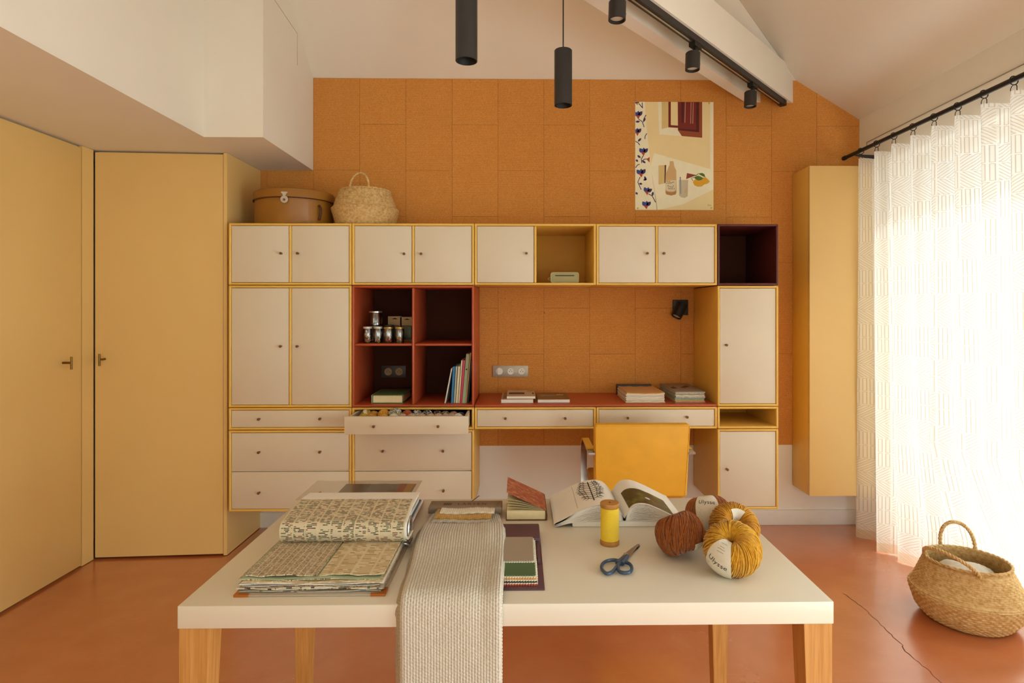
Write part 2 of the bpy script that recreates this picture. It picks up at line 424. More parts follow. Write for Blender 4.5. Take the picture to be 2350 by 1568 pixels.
def knit(name, c0, c1):
    m, n, b = newmat(name); v = n.coord('Object')
    f = n.noise(v, 260, 3, .7); g = n.noise(n.mapping(v, (18, 1, 1)), 2.0, 2)
    c = n.ramp(f, [(.25, lin(c0)), (.75, lin(c1))])
    n.l.new(n.mix(n.math('MULTIPLY', g, .22), c, lin(c0)), b.inputs['Base Color']); b.inputs['Roughness'].default_value = .95; b.inputs['Specular IOR Level'].default_value = .1
    b.inputs['Sheen Weight'].default_value = .25; n.l.new(n.bump(f, .5, .002), b.inputs['Normal'])
knit('knit_grey', '#b9ac98', '#e3dccd')
knit('knit_edge', '#8d7a5e', '#c0ab88')
knit('knit_cream', '#dccdb0', '#f3ead6'); knit('knit_tan', '#b0812f', '#d8ae66'); knit('knit_silver', '#a79c8b', '#ddd5c7'); knit('knit_taupe', '#8f7d65', '#bfae94')

def yarn(name, c0, c1):
    m, n, b = newmat(name); v = n.coord('Object')
    f = n.noise(v, 120, 3, .7)
    n.l.new(n.ramp(f, [(.25, lin(c0)), (.75, lin(c1))]), b.inputs['Base Color']); b.inputs['Roughness'].default_value = .85; b.inputs['Sheen Weight'].default_value = .3
    b.inputs['Specular IOR Level'].default_value = .2; n.l.new(n.bump(n.noise(v, 420, 3), .5, .001), b.inputs['Normal'])
yarn('yarn_rust', '#7a3a0c', '#a85c1c'); yarn('yarn_brown', '#8a4a1e', '#b87038'); yarn('yarn_gold', '#b87f10', '#dda528'); yarn('yarn_gold_deep', '#b07408', '#d89a1c')
# ------------------------------------------------------------------ the room
YB, YF = 3.807, 3.337                     # back wall, fronts of the shelving
XL, XR, YN = -2.636, 2.236, -3.0          # left wall, right wall, wall behind the camera
ZR, SLR = 2.67, .61                       # right and left eaves, their pitch
ZB, SLB = 2.926, .82                      # back eaves and its pitch
XRIDGE = -.2; ZRIDGE = ZR + SLR * (XR - XRIDGE); YAPEX = YB - (ZRIDGE - ZB) / SLB
XC = XR - (ZB - ZR) / SLR                 # where the right slope meets the back one at the wall
XCL = 2 * XRIDGE - XC

fl = S('floor', MB().box(XL - .1, XR + .3, YN - .1, YB + .1, -.12, 0), 'floor_red', kind='structure')
def strip(par, name, pts, w, m, z):
    mb = MB(); L = []; Rr = []
    for i, p in enumerate(pts):
        a = pts[max(i - 1, 0)]; b = pts[min(i + 1, len(pts) - 1)]; d = Vector((b[0] - a[0], b[1] - a[1])).normalized()
        ww = w * random.uniform(.35, 1); L.append((p[0] - d.y * ww, p[1] + d.x * ww, z)); Rr.append((p[0] + d.y * ww, p[1] - d.x * ww, z))
    mb.add(L + Rr, [(i, i + 1, len(L) + i + 1, len(L) + i) for i in range(len(L) - 1)])
    return P(par, name, mb, m, smooth=0)
mat('crack', '#6a3520', .9, .1)
for pxs in ([(1935, 1362), (1960, 1378), (1985, 1400), (2010, 1422), (2040, 1452), (2068, 1480), (2090, 1508), (2120, 1530), (2150, 1556), (2200, 1600)],
            [(2250, 1420), (2290, 1400), (2335, 1395)]):
    pts = [atz(u, v, 0) for u, v in pxs]; fine = []
    for a, b in zip(pts, pts[1:]):
        for k in range(5): q = a.lerp(b, k / 5); fine.append((q.x + random.uniform(-.006, .006), q.y + random.uniform(-.006, .006)))
    strip(fl, 'crack', fine, .0022, 'crack', .0006)

# back wall: plastered masonry with the cork laid on it
wb = S('wall_back', MB().prism([(XL, 0), (XR, 0), (XR, ZR + .02), (XC, ZB + .02), (XCL, ZB + .02), (XL, ZR + .02)], lambda a, b, d: (a, d, b), YB + .004, YB + .12), 'white_wall', kind='structure')
def clip(poly, nx, nz, k):
    out = []
    for (a, b) in zip(poly, poly[1:] + poly[:1]):
        fa = nx * a[0] + nz * a[1] - k; fb = nx * b[0] + nz * b[1] - k
        if fa <= 0: out.append(a)
        if fa * fb < 0: t = fa / (fa - fb); out.append((lerp(a[0], b[0], t), lerp(a[1], b[1], t)))
    return out
mat('cork_joint', '#7a4616', .9, .1)
P(wb, 'cork_bedding', MB().prism([(-1.715, .527), (XR - .001, .527), (XR - .001, ZR), (XC, ZB - .001), (-1.36, ZB - .001), (-1.36, 2.33), (-1.715, 2.33)], lambda a, b, d: (a, d, b), YB + .0006, YB + .0042), 'cork_joint', smooth=0)
X0T = -1.0472; g = .0008
for k in range(-3, 11):
    xa, xb = max(X0T + .3 * k, -1.72), min(X0T + .3 * (k + 1), XR)
    if xb - xa < .02: continue
    rows = [2.926, 2.626, 2.026, 1.426, .826, .526] if k % 2 == 0 else [2.926, 2.326, 1.726, 1.126, .526]
    for z1, z0 in zip(rows, rows[1:]):
        poly = clip([(xa + g, z0 + g), (xb - g, z0 + g), (xb - g, z1 - g), (xa + g, z1 - g)], SLR, 1, ZR + SLR * XR)
        if len(poly) < 3 or (xb < -1.36 and z0 > 2.33): continue
        t = random.uniform(0, .0006)
        P(wb, 'cork_tile', MB().prism(poly, lambda a, b, d: (a, d, b), YB - .0015 - t, YB + .0045), 'cork', smooth=0)
for u_, v_ in ((1160, 687), (1250, 719), (1458, 712)):
    q = aty(u_, v_, YB - .002); P(wb, 'nail', MB().tube([(q.x, YB - .001, q.z), (q.x - .002, YB - .009, q.z + .003), (q.x - .004, YB - .011, q.z + .008)], .0012, 6), 'crack')
bb = MB(); bb.box(XL, XR, YB - .008, YB + .004, 0, .098, .002)
S('baseboard_back', bb, 'white_trim', kind='structure')

S('wall_left', MB().prism([(YN, 0), (YB, 0), (YB, ZR + .05), (YN, ZR + .05)], lambda a, b, d: (d, a, b), XL, XL - .1), 'white_wall', kind='structure')
# right wall with the wide floor-length opening behind the curtain
WY0, WY1, WZ1 = -2.2, 3.50, 2.33; WT = .22
wr = MB(); wr.box(XR, XR + WT, WY1, YB + .1, 0, ZR + .25); wr.box(XR, XR + WT, YN, WY0, 0, ZR + .25); wr.box(XR, XR + WT, WY0, WY1, WZ1, ZR + .25)
S('wall_right', wr, 'white_wall', kind='structure')
# rear wall with an unseen window, put in for the fill light
RX0, RX1, RZ0, RZ1 = -1.1, 2.1, .08, 2.06
wn = MB()
wn.box(XL, RX0, YN - .2, YN, 0, 4.4); wn.box(RX1, XR + .1, YN - .2, YN, 0, 4.4); wn.box(RX0, RX1, YN - .2, YN, 0, RZ0); wn.box(RX0, RX1, YN - .2, YN, RZ1, 4.4)
S('wall_rear', wn, 'white_wall', kind='structure')
# glazed doors in the right-hand opening: frame, mullions, panes
w1 = T('window_1', None, None, (XR + .2, WY0, 0), kind='structure')
fm = MB(); n_l = 5; xw0, xw1 = XR + .15, XR + .20
fm.box(xw0, xw1, WY0, WY1, 0, .06, .004); fm.box(xw0, xw1, WY0, WY1, WZ1 - .06, WZ1, .004)
P(w1, 'window_frame', fm, 'white_trim')
for i in range(n_l + 1):
    y = lerp(WY0 + .03, WY1 - .03, i / n_l); P(w1, 'mullion', MB().box(xw0, xw1, y - .03, y + .03, .06, WZ1 - .06, .004), 'white_trim')
for i in range(n_l):
    a, b = lerp(WY0 + .03, WY1 - .03, i / n_l) + .03, lerp(WY0 + .03, WY1 - .03, (i + 1) / n_l) - .03
    P(w1, 'pane', MB().box(XR + .173, XR + .177, a, b, .06, WZ1 - .06), 'window_glass')
w2 = T('fill_window', None, None, (RX0, YN - .1, RZ0), kind='structure')  # unseen window added behind the camera to go with the fill
fm = MB(); fm.box(RX0, RX1, YN - .13, YN - .07, RZ0, RZ0 + .05); fm.box(RX0, RX1, YN - .13, YN - .07, RZ1 - .05, RZ1)
P(w2, 'window_frame', fm, 'white_trim')
for i in range(3):
    x = lerp(RX0 + .025, RX1 - .025, i / 2); P(w2, 'mullion', MB().box(x - .025, x + .025, YN - .13, YN - .07, RZ0 + .05, RZ1 - .05), 'white_trim')
# ceiling: three slopes under a hipped roof
A0 = (XRIDGE, YAPEX, ZRIDGE); A1 = (XRIDGE, YN, ZRIDGE)
ce = T('ceiling', None, None, (0, 0, ZR), kind='structure')
XLM = 2 * XRIDGE - XR
def slab(name, pts):
    up = [(x, y, z + .08) for x, y, z in pts]; n = len(pts)
    P(ce, name, MB().add(pts + up, [tuple(range(n)), tuple(range(n, 2 * n))[::-1]] + [(i, (i + 1) % n, n + (i + 1) % n, n + i) for i in range(n)]), 'ceiling_white', smooth=0)
slab('roof_slope', [(XR + .02, YB, ZR - SLR * .02), (XC, YB, ZB), A0, A1, (XR + .02, YN, ZR - SLR * .02)])
slab('roof_slope', [(XC, YB + .002, ZB), (XCL, YB + .002, ZB), A0])
slab('roof_slope', [(XLM - .02, YB, ZR - SLR * .02), (XCL, YB, ZB), A0, A1, (XLM - .02, YN, ZR - SLR * .02)])
# the boxed-in soffit over the wardrobes, stepping out towards the back wall
ZS = 2.322
so = MB()
def zc(x): return ZR + SLR * (x - XLM) + .04
for xe, y0, y1 in ((-1.657, YN + .01, 3.068), (-1.349, 3.068, YB)):
    so.prism([(XL, ZS), (xe, ZS), (xe, zc(xe)), (XL, zc(XL))], lambda a, b, d: (a, d, b), y0, y1)
sf = S('ceiling_soffit', so, 'ceiling_white', kind='structure', smooth=0)
ht = MB(); a, b, c = atx(630, 0, -1.349), atx(682, 77, -1.349), atx(682, 150, -1.349)
ht.tube([a + (a - b) * .8, b, c], .0015, 4); P(sf, 'hatch_joint', ht, 'grey_cover')

# the exposed tie: two white planks running diagonally into the back wall, with a gap between
BD = Vector((.946, .987, 0)).normalized(); BN = Vector((BD.y, -BD.x, 0))
bt = T('ceiling_beam', None, None, (1.7, YB, 2.777), kind='structure')
def plank(xw0, xw1, z0, z1, L):
    mb = MB(); a0 = Vector((xw0, YB + .02, 0)); a1 = Vector((xw1, YB + .02, 0))
    q = [a0, a1, a1 - BD * L, a0 - BD * L]
    mb.add([(p.x, p.y, z0) for p in q] + [(p.x, p.y, z1) for p in q], [(0, 1, 2, 3), (7, 6, 5, 4), (0, 4, 5, 1), (1, 5, 6, 2), (2, 6, 7, 3), (3, 7, 4, 0)])
    return P(bt, 'plank', mb, 'ceiling_white', smooth=0)
plank(1.715, 1.815, 2.777, 3.004, 2.9); plank(1.500, 1.600, 2.780, 3.004, 2.9)
# ------------------------------------------------------------------ wardrobes
XW = -2.415
def thandle(par, base, d):
    """brass T-handle: a stem out of the door and an upright bar"""
    b = Vector(base); d = Vector(d)
    h = P(par, 'handle', MB().cyl(b, b + d * .045, .006, 12), 'brass')
    P(h, 'grip_bar', MB().cyl(b + d * .045 + Vector((0, 0, -.035)), b + d * .045 + Vector((0, 0, .032)), .0055, 12), 'brass')
wa = T('wardrobe', 'tall pale yellow wardrobe along the left wall with brass T-handle', 'wardrobe', (XW, 2.0, 0))
P(wa, 'carcass', MB().box(XL + .01, XW - .022, YN + .3, 3.30, .004, ZS - .004), 'yellow_lacquer')
ys = [-2.69, -1.5, -.31, .88, 2.07, 3.235]
for a, b in zip(ys, ys[1:]):
    d = P(wa, 'door', MB().box(XW - .02, XW, a + .002, b - .002, .012, ZS - .014, .0015), 'yellow_lacquer')
    if b > 3: thandle(d, tuple(Vector((XW, atx(144, 833, XW).y, 1.137))), (1, 0, 0))
P(wa, 'filler_strip', MB().box(XW - .02, XW - .0005, 3.239, 3.325, .004, ZS - .002), 'yellow_lacquer')
wc = T('wardrobe', 'tall ochre yellow cupboard facing forward beside the shelving, brass T-handle', 'wardrobe', (-2.05, 3.35, 0))
ya, yb = 3.331, 3.374
def slope_y(x): return lerp(ya, yb, (x - XW) / (-1.692 - XW))
def wedge(x0, x1, z0, z1, t0, t1):
    q = [(x0, slope_y(x0) + t0), (x1, slope_y(x1) + t0), (x1, slope_y(x1) + t1), (x0, slope_y(x0) + t1)]
    return MB().prism(q, lambda a, b, d: (a, b, d), z0, z1)
P(wc, 'carcass', wedge(XW + .006, -1.70, .012, ZS - .004, .022, .40), 'yellow_lacquer', smooth=0)
d = P(wc, 'door', wedge(XW + .004, -1.712, .012, ZS - .012, 0, .02), 'yellow_lacquer', smooth=0)
thandle(d, (aty(241, 825, 3.335).x, 3.336, 1.137), (0, -1, 0))
P(wc, 'side_panel', MB().prism([(-1.709, slope_y(-1.709) - .002), (-1.689, slope_y(-1.69) - .002), (-1.689, YB - .004), (-1.709, YB - .004)], lambda a, b, d: (a, b, d), .004, ZS - .002), 'yellow_lacquer', smooth=0)
# the tall hanging box by the curtain
tb = T('wall_cupboard', 'tall narrow yellow box hung on the cork wall beside the curtain', 'cupboard', (1.98, YB, .264))
P(tb, 'body', MB().box(1.812, 2.19, 3.600, YB - .004, .264, 2.306), 'yellow_lacquer')
P(tb, 'front_panel', MB().box(1.790, 2.19, 3.575, 3.598, .262, 2.308, .0015), 'yellow_lacquer')
P(tb, 'side_panel', MB().box(1.790, 1.811, 3.5985, YB - .004, .262, 2.308, .0015), 'yellow_edge')

# ------------------------------------------------------------------ the wall shelving, one unit at a time
PT = .0135
XS = [-1.665, -.965, -.265, .435, 1.135, 1.491]
ZT = [1.913, 1.557, .858, .729, .263]
def panel(par, name, x0, x1, z0, z1, m, y0=YF, y1=YB - .004, bev=.0055):
    return P(par, name, MB().box(x0, x1, y0, y1, z0, z1, bev, 3), m)
def knob(par, x, y, z):
    mb = MB(); mb.lathe([(.0048, 0), (.0045, .010), (.0072, .0135), (.0076, .021), (.0062, .0235), (0, .0238)], 14, (x, y, z), (0, -1, 0))
    return P(par, 'knob', mb, 'knob_wood')
def unit(label, x0, x1, z0, z1, m='yellow_edge', inside=None, back=None, dividers=(), shelves=(), name='shelf_unit', cat='shelf unit'):
    e = .0012; x0 += e; x1 -= e; z0 += e; z1 -= e
    t = T(name, label, cat, ((x0 + x1) / 2, YB - .004, z0), 'wall-hung shelving units'); ins = inside or m
    panel(t, 'side_panel', x0, x0 + PT, z0, z1, m); panel(t, 'side_panel', x1 - PT, x1, z0, z1, m)
    panel(t, 'top_panel', x0 + PT * .55, x1 - PT * .55, z1 - PT, z1 - .0003, m, YF + .0004); panel(t, 'bottom_panel', x0 + PT * .55, x1 - PT * .55, z0 + .0003, z0 + PT, m, YF + .0004)
    P(t, 'back_panel', MB().box(x0 + PT, x1 - PT, YB - .016, YB - .0045, z0 + PT, z1 - PT), back or ins)
    for xd in dividers: panel(t, 'divider', xd - PT / 2, xd + PT / 2, z0 + PT, z1 - PT, m, YF + .001, YB - .016)
    for (a, b, z) in shelves: panel(t, 'shelf', a, b, z - PT / 2, z + PT / 2, m, YF + .012, YB - .016)
    return t
def door(t, x0, x1, z0, z1, kx=None, kz=None, m='beige_front', name='door', knobs=None, y=YF + .006):
    e = .0022; d = P(t, name, MB().box(x0 + e, x1 - e, y, y + .016, z0 + e, z1 - e, .0012, 2), m)
    for (a, b) in (knobs or [(kx, kz)]): knob(d, a, y, b)
    return d
def kpx(u, v): p = aty(u, v, YF); return (p.x, p.z)
def doors2(t, x0, x1, z0, z1, k0, k1):
    xm = (x0 + x1) / 2; h = PT / 2
    door(t, x0 + PT + .001, xm - h, z0 + PT + .001, z1 - PT - .001, knobs=[kpx(*k0)]); door(t, xm + h, x1 - PT - .001, z0 + PT + .001, z1 - PT - .001, knobs=[kpx(*k1)])
mid = lambda i: (XS[i] + XS[i + 1]) / 2
# top row
u = unit('beige two-door cabinet under the tan hat box, top row', XS[0], XS[1], ZT[1], ZT[0], dividers=[mid(0)], cat='cabinet', name='cabinet'); doors2(u, XS[0], XS[1], ZT[1], ZT[0], (646, 582), (684, 582))
u = unit('beige two-door cabinet of the top row right above the open maroon shelves', XS[1], XS[2], ZT[1], ZT[0], dividers=[mid(1)], cat='cabinet', name='cabinet'); doors2(u, XS[1], XS[2], ZT[1], ZT[0], (928, 583), (967, 583))
u = unit('top cabinet with one beige door and an open yellow compartment holding a radio', XS[2], XS[3], ZT[1], ZT[0], inside='yellow_panel', dividers=[mid(2)], cat='cabinet', name='cabinet')
door(u, XS[2] + PT + .001, mid(2) - PT / 2, ZT[1] + PT + .001, ZT[0] - PT - .001, knobs=[kpx(1208, 582)])
u = unit('beige two-door cabinet of the top row under the poster', XS[3], XS[4], ZT[1], ZT[0], dividers=[mid(3)], cat='cabinet', name='cabinet'); doors2(u, XS[3], XS[4], ZT[1], ZT[0], (1485, 582), (1523, 582))
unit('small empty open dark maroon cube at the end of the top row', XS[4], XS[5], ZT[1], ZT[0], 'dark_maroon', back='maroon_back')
# middle row
u = unit('tall beige two-door cabinet beside the yellow wardrobe, yellow edged', XS[0], XS[1], ZT[2], ZT[1], dividers=[mid(0)], cat='cabinet', name='cabinet'); doors2(u, XS[0], XS[1], ZT[2], ZT[1], (645, 795), (683, 795))
zs = (ZT[1] + ZT[2]) / 2 + .008
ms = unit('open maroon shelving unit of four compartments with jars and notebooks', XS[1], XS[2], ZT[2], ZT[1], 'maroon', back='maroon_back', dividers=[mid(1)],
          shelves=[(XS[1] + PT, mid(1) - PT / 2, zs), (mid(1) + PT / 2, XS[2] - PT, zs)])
u = unit('tall single-door beige cupboard right of the desk, under the maroon cube', XS[4], XS[5], ZT[2], ZT[1], cat='cabinet', name='cabinet')
door(u, XS[4] + PT + .001, XS[5] - PT - .001, ZT[2] + PT + .001, ZT[1] - PT - .001, knobs=[kpx(1666, 792)])
# shallow drawers
def drawer_unit(label, i, knobs):
    u = unit(label, XS[i], XS[i + 1], ZT[3], ZT[2], cat='drawer unit', name='drawer_unit')
    door(u, XS[i] + PT + .001, XS[i + 1] - PT - .001, ZT[3] + PT + .001, ZT[2] - PT - .001, name='drawer', knobs=[kpx(*k) for k in knobs]); return u
drawer_unit('closed shallow beige drawer left of the pulled-out drawer', 0, ((595, 962), (735, 961)))
ou = unit('shallow drawer unit with its beige drawer pulled out full of yarn', XS[1], XS[2], ZT[3], ZT[2], cat='drawer unit', name='drawer_unit')
DY = 3.145; dz0, dz1 = ZT[3] + PT + .003, ZT[2] - PT - .003; dx0, dx1 = XS[1] + PT + .003, XS[2] - PT - .003
od = P(ou, 'drawer', MB().box(dx0, dx1, DY, DY + .016, dz0, dz1, .0012), 'beige_front')
for k in ((859, 978), (1006, 978)): p = aty(*k, DY); knob(od, p.x, DY, p.z)
bx = MB(); bx.box(dx0 + .012, dx0 + .024, DY + .016, YB - .06, dz0 + .008, dz1 - .006); bx.box(dx1 - .024, dx1 - .012, DY + .016, YB - .06, dz0 + .008, dz1 - .006); bx.box(dx0 + .024, dx1 - .024, DY + .016, YB - .06, dz0 + .008, dz0 + .014)
P(od, 'drawer_box', bx, 'beige_front')
drawer_unit('shallow beige drawer under the left half of the maroon desk top', 2, ((1160, 960), (1297, 960)))
drawer_unit('shallow beige drawer of the desk directly behind the yellow chair', 3, ((1440, 959), (1576, 957)))
unit('low open yellow compartment between the two single-door cupboards', XS[4], XS[5], ZT[3], ZT[2], inside='yellow_panel')
# bottom row
def chest(label, i, k):
    u = unit(label, XS[i], XS[i + 1], ZT[4], ZT[3], cat='chest of drawers', name='drawer_unit'); zm = aty(600, 1081, YF).z
    a, b = XS[i] + PT + .001, XS[i + 1] - PT - .001
    door(u, a, b, zm + .002, ZT[3] - PT - .001, name='drawer', knobs=[kpx(*q) for q in k[:2]]); door(u, a, b, ZT[4] + PT + .001, zm - .006, name='drawer', knobs=[kpx(*q) for q in k[2:]])
    P(u, 'rail', MB().box(a, b, YF + .014, YF + .024, zm - .006, zm + .004), 'beige_front')
chest('two deep beige drawers stacked at the lower left beside the wardrobe', 0, ((595, 1038), (735, 1037), (595, 1131), (735, 1131)))
chest('two deep beige drawers stacked below the pulled-out yarn drawer', 1, ((879, 1035), (1017, 1035), (879, 1126), (1018, 1126)))
u = unit('square single-door beige cupboard at the lower right end of the shelving', XS[4], XS[5], ZT[4], ZT[3], cat='cabinet', name='cabinet')
door(u, XS[4] + PT + .001, XS[5] - PT - .001, ZT[4] + PT + .001, ZT[3] - PT - .001, knobs=[kpx(1668, 1077)])
dk = T('desk_top', 'maroon desk top in the niche between the cabinets', 'desk top', ((XS[2] + XS[4]) / 2, YB - .01, ZT[2] + .0008))
P(dk, 'board', MB().box(XS[2] + .002, XS[4] - .002, YF + .0005, YB - .004, ZT[2] + .0008, ZT[2] + .0138, .004, 3), 'maroon')
ZD = ZT[2] + .0138

# ------------------------------------------------------------------ the big table in front
TX0, TX1, TY0, TY1, TZ = -.776, .720, 1.326, 2.060, .75
tb = T('work_table', 'white-topped table with tapered oak legs in the foreground', 'table', ((TX0 + TX1) / 2, (TY0 + TY1) / 2, 0))
P(tb, 'table_top', MB().box(TX0, TX1, TY0, TY1, .6985, TZ, .002, 2), 'table_white')
for sx, sy in ((0, 0), (1, 0), (0, 1), (1, 1)):
    X = TX0 if sx == 0 else TX1; Y = TY0 if sy == 0 else TY1; ix = 1 if sx == 0 else -1; iy = 1 if sy == 0 else -1
    def lp(w, z): xa, xb = sorted((X + ix * .002, X + ix * w)); yA, yB = sorted((Y + iy * .004, Y + iy * w)); return [(xa, yA, z), (xb, yA, z), (xb, yB, z), (xa, yB, z)]
    P(tb, 'leg', MB().add(lp(.044, 0) + lp(.067, .698), [(0, 3, 2, 1), (4, 5, 6, 7), (0, 1, 5, 4), (1, 2, 6, 5), (2, 3, 7, 6), (3, 0, 4, 7)]), 'oak', smooth=0)
# ------------------------------------------------------------------ pendants
def ceil_z(x, y):
    return min(ZR + SLR * (XR - x), ZR + SLR * (x - XLM), ZB + SLB * (YB - y))
def pendant(label, u, vb, vt, y, d):
    p = aty(u, vb, y); top = aty(u, vt, y); r = d / 2; zc_ = ceil_z(p.x, y)
    t = T('pendant_lamp', label, 'lamp', (p.x, y, p.z), 'black cylinder pendants')
    h = top.z - p.z
    P(t, 'shade', MB().lathe([(r - .006, .025), (r - .003, 0), (r, .0012), (r, h - .002), (r - .002, h), (.004, h), (.004, h - .002)], 40, p, cap=False), 'black_metal')
    P(t, 'reflector', MB().lathe([(r - .004, .001), (r - .007, .02), (r * .62, .045), (r * .6, .06), (0, .061)], 32, p, cap=False), 'black_soft')
    P(t, 'bulb', MB().lathe([(0, .040), (r * .45, .042), (r * .58, .047), (r * .58, .055)], 24, p, cap=False), 'lamp_glass')
    P(t, 'cord', MB().cyl(top, (p.x, y, zc_ + .01), .0028, 8), 'black_soft')
    P(t, 'canopy', MB().lathe([(.045, -.03), (.045, .03)], 24, (p.x, y, zc_)), 'black_metal')
pendant('black cylinder pendant hanging nearer, cut off by the top of the picture', 1070.5, 141, -130, 2.13, .080)
pendant('black cylinder pendant on a thin cord, hanging lower before the cork wall', 1292.5, 243, 116, 2.62, .080)

# ------------------------------------------------------------------ track with three spots under the tie
tk = T('light_track', 'black light track fixed under the white tie beam', 'light track', (1.75, YB - .1, 2.777))
c0 = Vector((1.788, YB, 2.777)) - BN * .026 - BD * .085
mb = MB(); hw = .019; L = 2.45; q = []
def trk(s, o, z): p = c0 - BD * s + BN * o; return (p.x, p.y, 2.777 + z)
prof = [(-hw, 0), (hw, 0), (hw, -.032), (.007, -.032), (.007, -.022), (-.007, -.022), (-.007, -.032), (-hw, -.032)]
mb.prism(prof, lambda a, b, d: trk(d, a, b), 0, L); P(tk, 'rail', mb, 'black_metal', smooth=0)
P(tk, 'conductor', MB().prism([(-.0069, -.0325), (.0020, -.0325), (.0020, -.0222), (-.0069, -.0222)], lambda a, b, d: trk(d, a, b), .06, L), 'silver', smooth=0)
P(tk, 'end_cap', MB().prism([(-hw - .0015, -.001), (hw + .0015, -.001), (hw + .0015, -.0345), (-hw - .0015, -.0345)], lambda a, b, d: trk(d, a, b), -.004, .045), 'black_soft', smooth=0)
def spot(label, u, r, h):
    s0 = 0
    for i in range(400):
        s_ = i * .006; p = Vector(trk(s_, 0, -.04)); uu = CX + F * (p.x * _c - p.y * _s) / (p.x * _s + p.y * _c)
        if uu <= u: s0 = s_; break
    p = Vector(trk(s0, 0, -.032)); t = T('track_spot', label, 'spotlight', (p.x, p.y, p.z - h - .06), 'track spotlights')
    mb = MB().prism([(-.017, 0), (.017, 0), (.017, -.022), (-.017, -.022)], lambda a, b, d: tuple(Vector(trk(s0 + d, a, -.0325 + b))), -.035, .035)
    P(t, 'adapter', mb, 'black_soft', smooth=0)
    P(t, 'swivel', MB().cyl((p.x, p.y, p.z - .018), (p.x, p.y, p.z - .052), .011, 14), 'black_soft')
    ax = Vector((.03, .02, 1)).normalized(); c = p + Vector((-.012, 0, -.045)) - ax * h
    P(t, 'head', MB().lathe([(r - .006, .014), (r - .004, 0), (r, .002), (r, h - .004), (r - .004, h), (0, h)], 32, c, ax, cap=False), 'black_metal')
    P(t, 'lens', MB().lathe([(0, .010), (r * .55, .0105), (r - .007, .013)], 28, c, ax, cap=False), 'lamp_glass')
    P(t, 'screw', MB().cyl(c + ax * (h * .35) + Vector((r - .001, 0, 0)), c + ax * (h * .35) + Vector((r + .003, 0, 0)), .003, 10), 'silver')
spot('black track spotlight cut off at the top edge of the picture', 1424, .036, .080)
spot('middle one of the three black track spotlights', 1596, .036, .088)
spot('black track spotlight nearest the back wall, above the poster corner', 1728, .035, .090)

# ------------------------------------------------------------------ wall spot in the desk niche
p = aty(1560.5, 706, YB - .003); t = T('wall_spot', 'small black wall spotlight in the desk niche, head turned down', 'spotlight', (p.x, YB - .0025, p.z - .05))
P(t, 'mount_plate', MB().box(p.x - .049, p.x + .049, YB - .022, YB - .003, p.z - .05, p.z + .05, .002), 'black_metal')
j = Vector((p.x - .008, YB - .05, p.z - .002)); P(t, 'arm', MB().cyl((p.x, YB - .02, p.z), j, .012, 14), 'black_soft')
ax = Vector((-.55, -.25, -.95)).normalized(); c = j - ax * .03
P(t, 'head', MB().lathe([(0, 0), (.030, .001), (.034, .004), (.034, .098), (.031, .100), (.028, .092)], 32, c, ax, cap=False), 'black_soft')
P(t, 'lens', MB().lathe([(0, .088), (.028, .090)], 28, c, ax, cap=False), 'lamp_glass')

# ------------------------------------------------------------------ sockets
def sock(par, x, z, y, r, m='socket_face'):
    f = P(par, 'socket', MB().lathe([(r, 0), (r, .003), (r - .002, .004), (r - .003, .001), (0, .001)], 28, (x, y, z), (0, -1, 0), cap=False), m)
    for a, b in ((-.34, -.06), (.34, -.06), (0, .38)): P(f, 'pin_hole', MB().cyl((x + a * r, y - .0016, z + b * r), (x + a * r, y - .0008, z + b * r), .0026, 10), 'hole')
pa, pb = aty(1131, 865, YB), aty(1212, 839, YB); zc0 = (pa.z + pb.z) / 2
t = T('socket_plate', 'beige metal plate with a switch and two sockets on the cork above the desk', 'socket', ((pa.x + pb.x) / 2, YB - .002, pa.z))
P(t, 'plate', MB().box(pa.x, pb.x, YB - .010, YB - .002, pa.z, pb.z, .0015), 'socket_plate')
for uu in (1172, 1197): sock(t, aty(uu, 852, YB).x, zc0, YB - .010, .0225)
xs_ = aty(1146, 852, YB).x; sw = P(t, 'switch', MB().lathe([(.0225, 0), (.0225, .002), (0, .003)], 28, (xs_, YB - .010, zc0), (0, -1, 0), cap=False), 'socket_face')
P(sw, 'rocker', MB().prism([(-.011, -.021), (.016, -.018), (.016, .018), (-.011, .021)], lambda a, b, d: (xs_ + a, d + (a + .011) * .05, zc0 + b), YB - .019, YB - .012), 'socket_face')
yk = YB - .016; pa, pb = aty(876, 867, yk), aty(932, 839, yk); zc0 = (pa.z + pb.z) / 2
t = T('socket_plate', 'dark double socket on the back of the maroon shelving', 'socket', ((pa.x + pb.x) / 2, yk, pa.z))
P(t, 'plate', MB().box(pa.x, pb.x, yk - .008, yk - .0003, pa.z, pb.z, .0015), 'socket_dark')
for uu in (891.5, 916.5): sock(t, aty(uu, 852.5, yk).x, zc0, yk - .008, .0245, 'kraft')

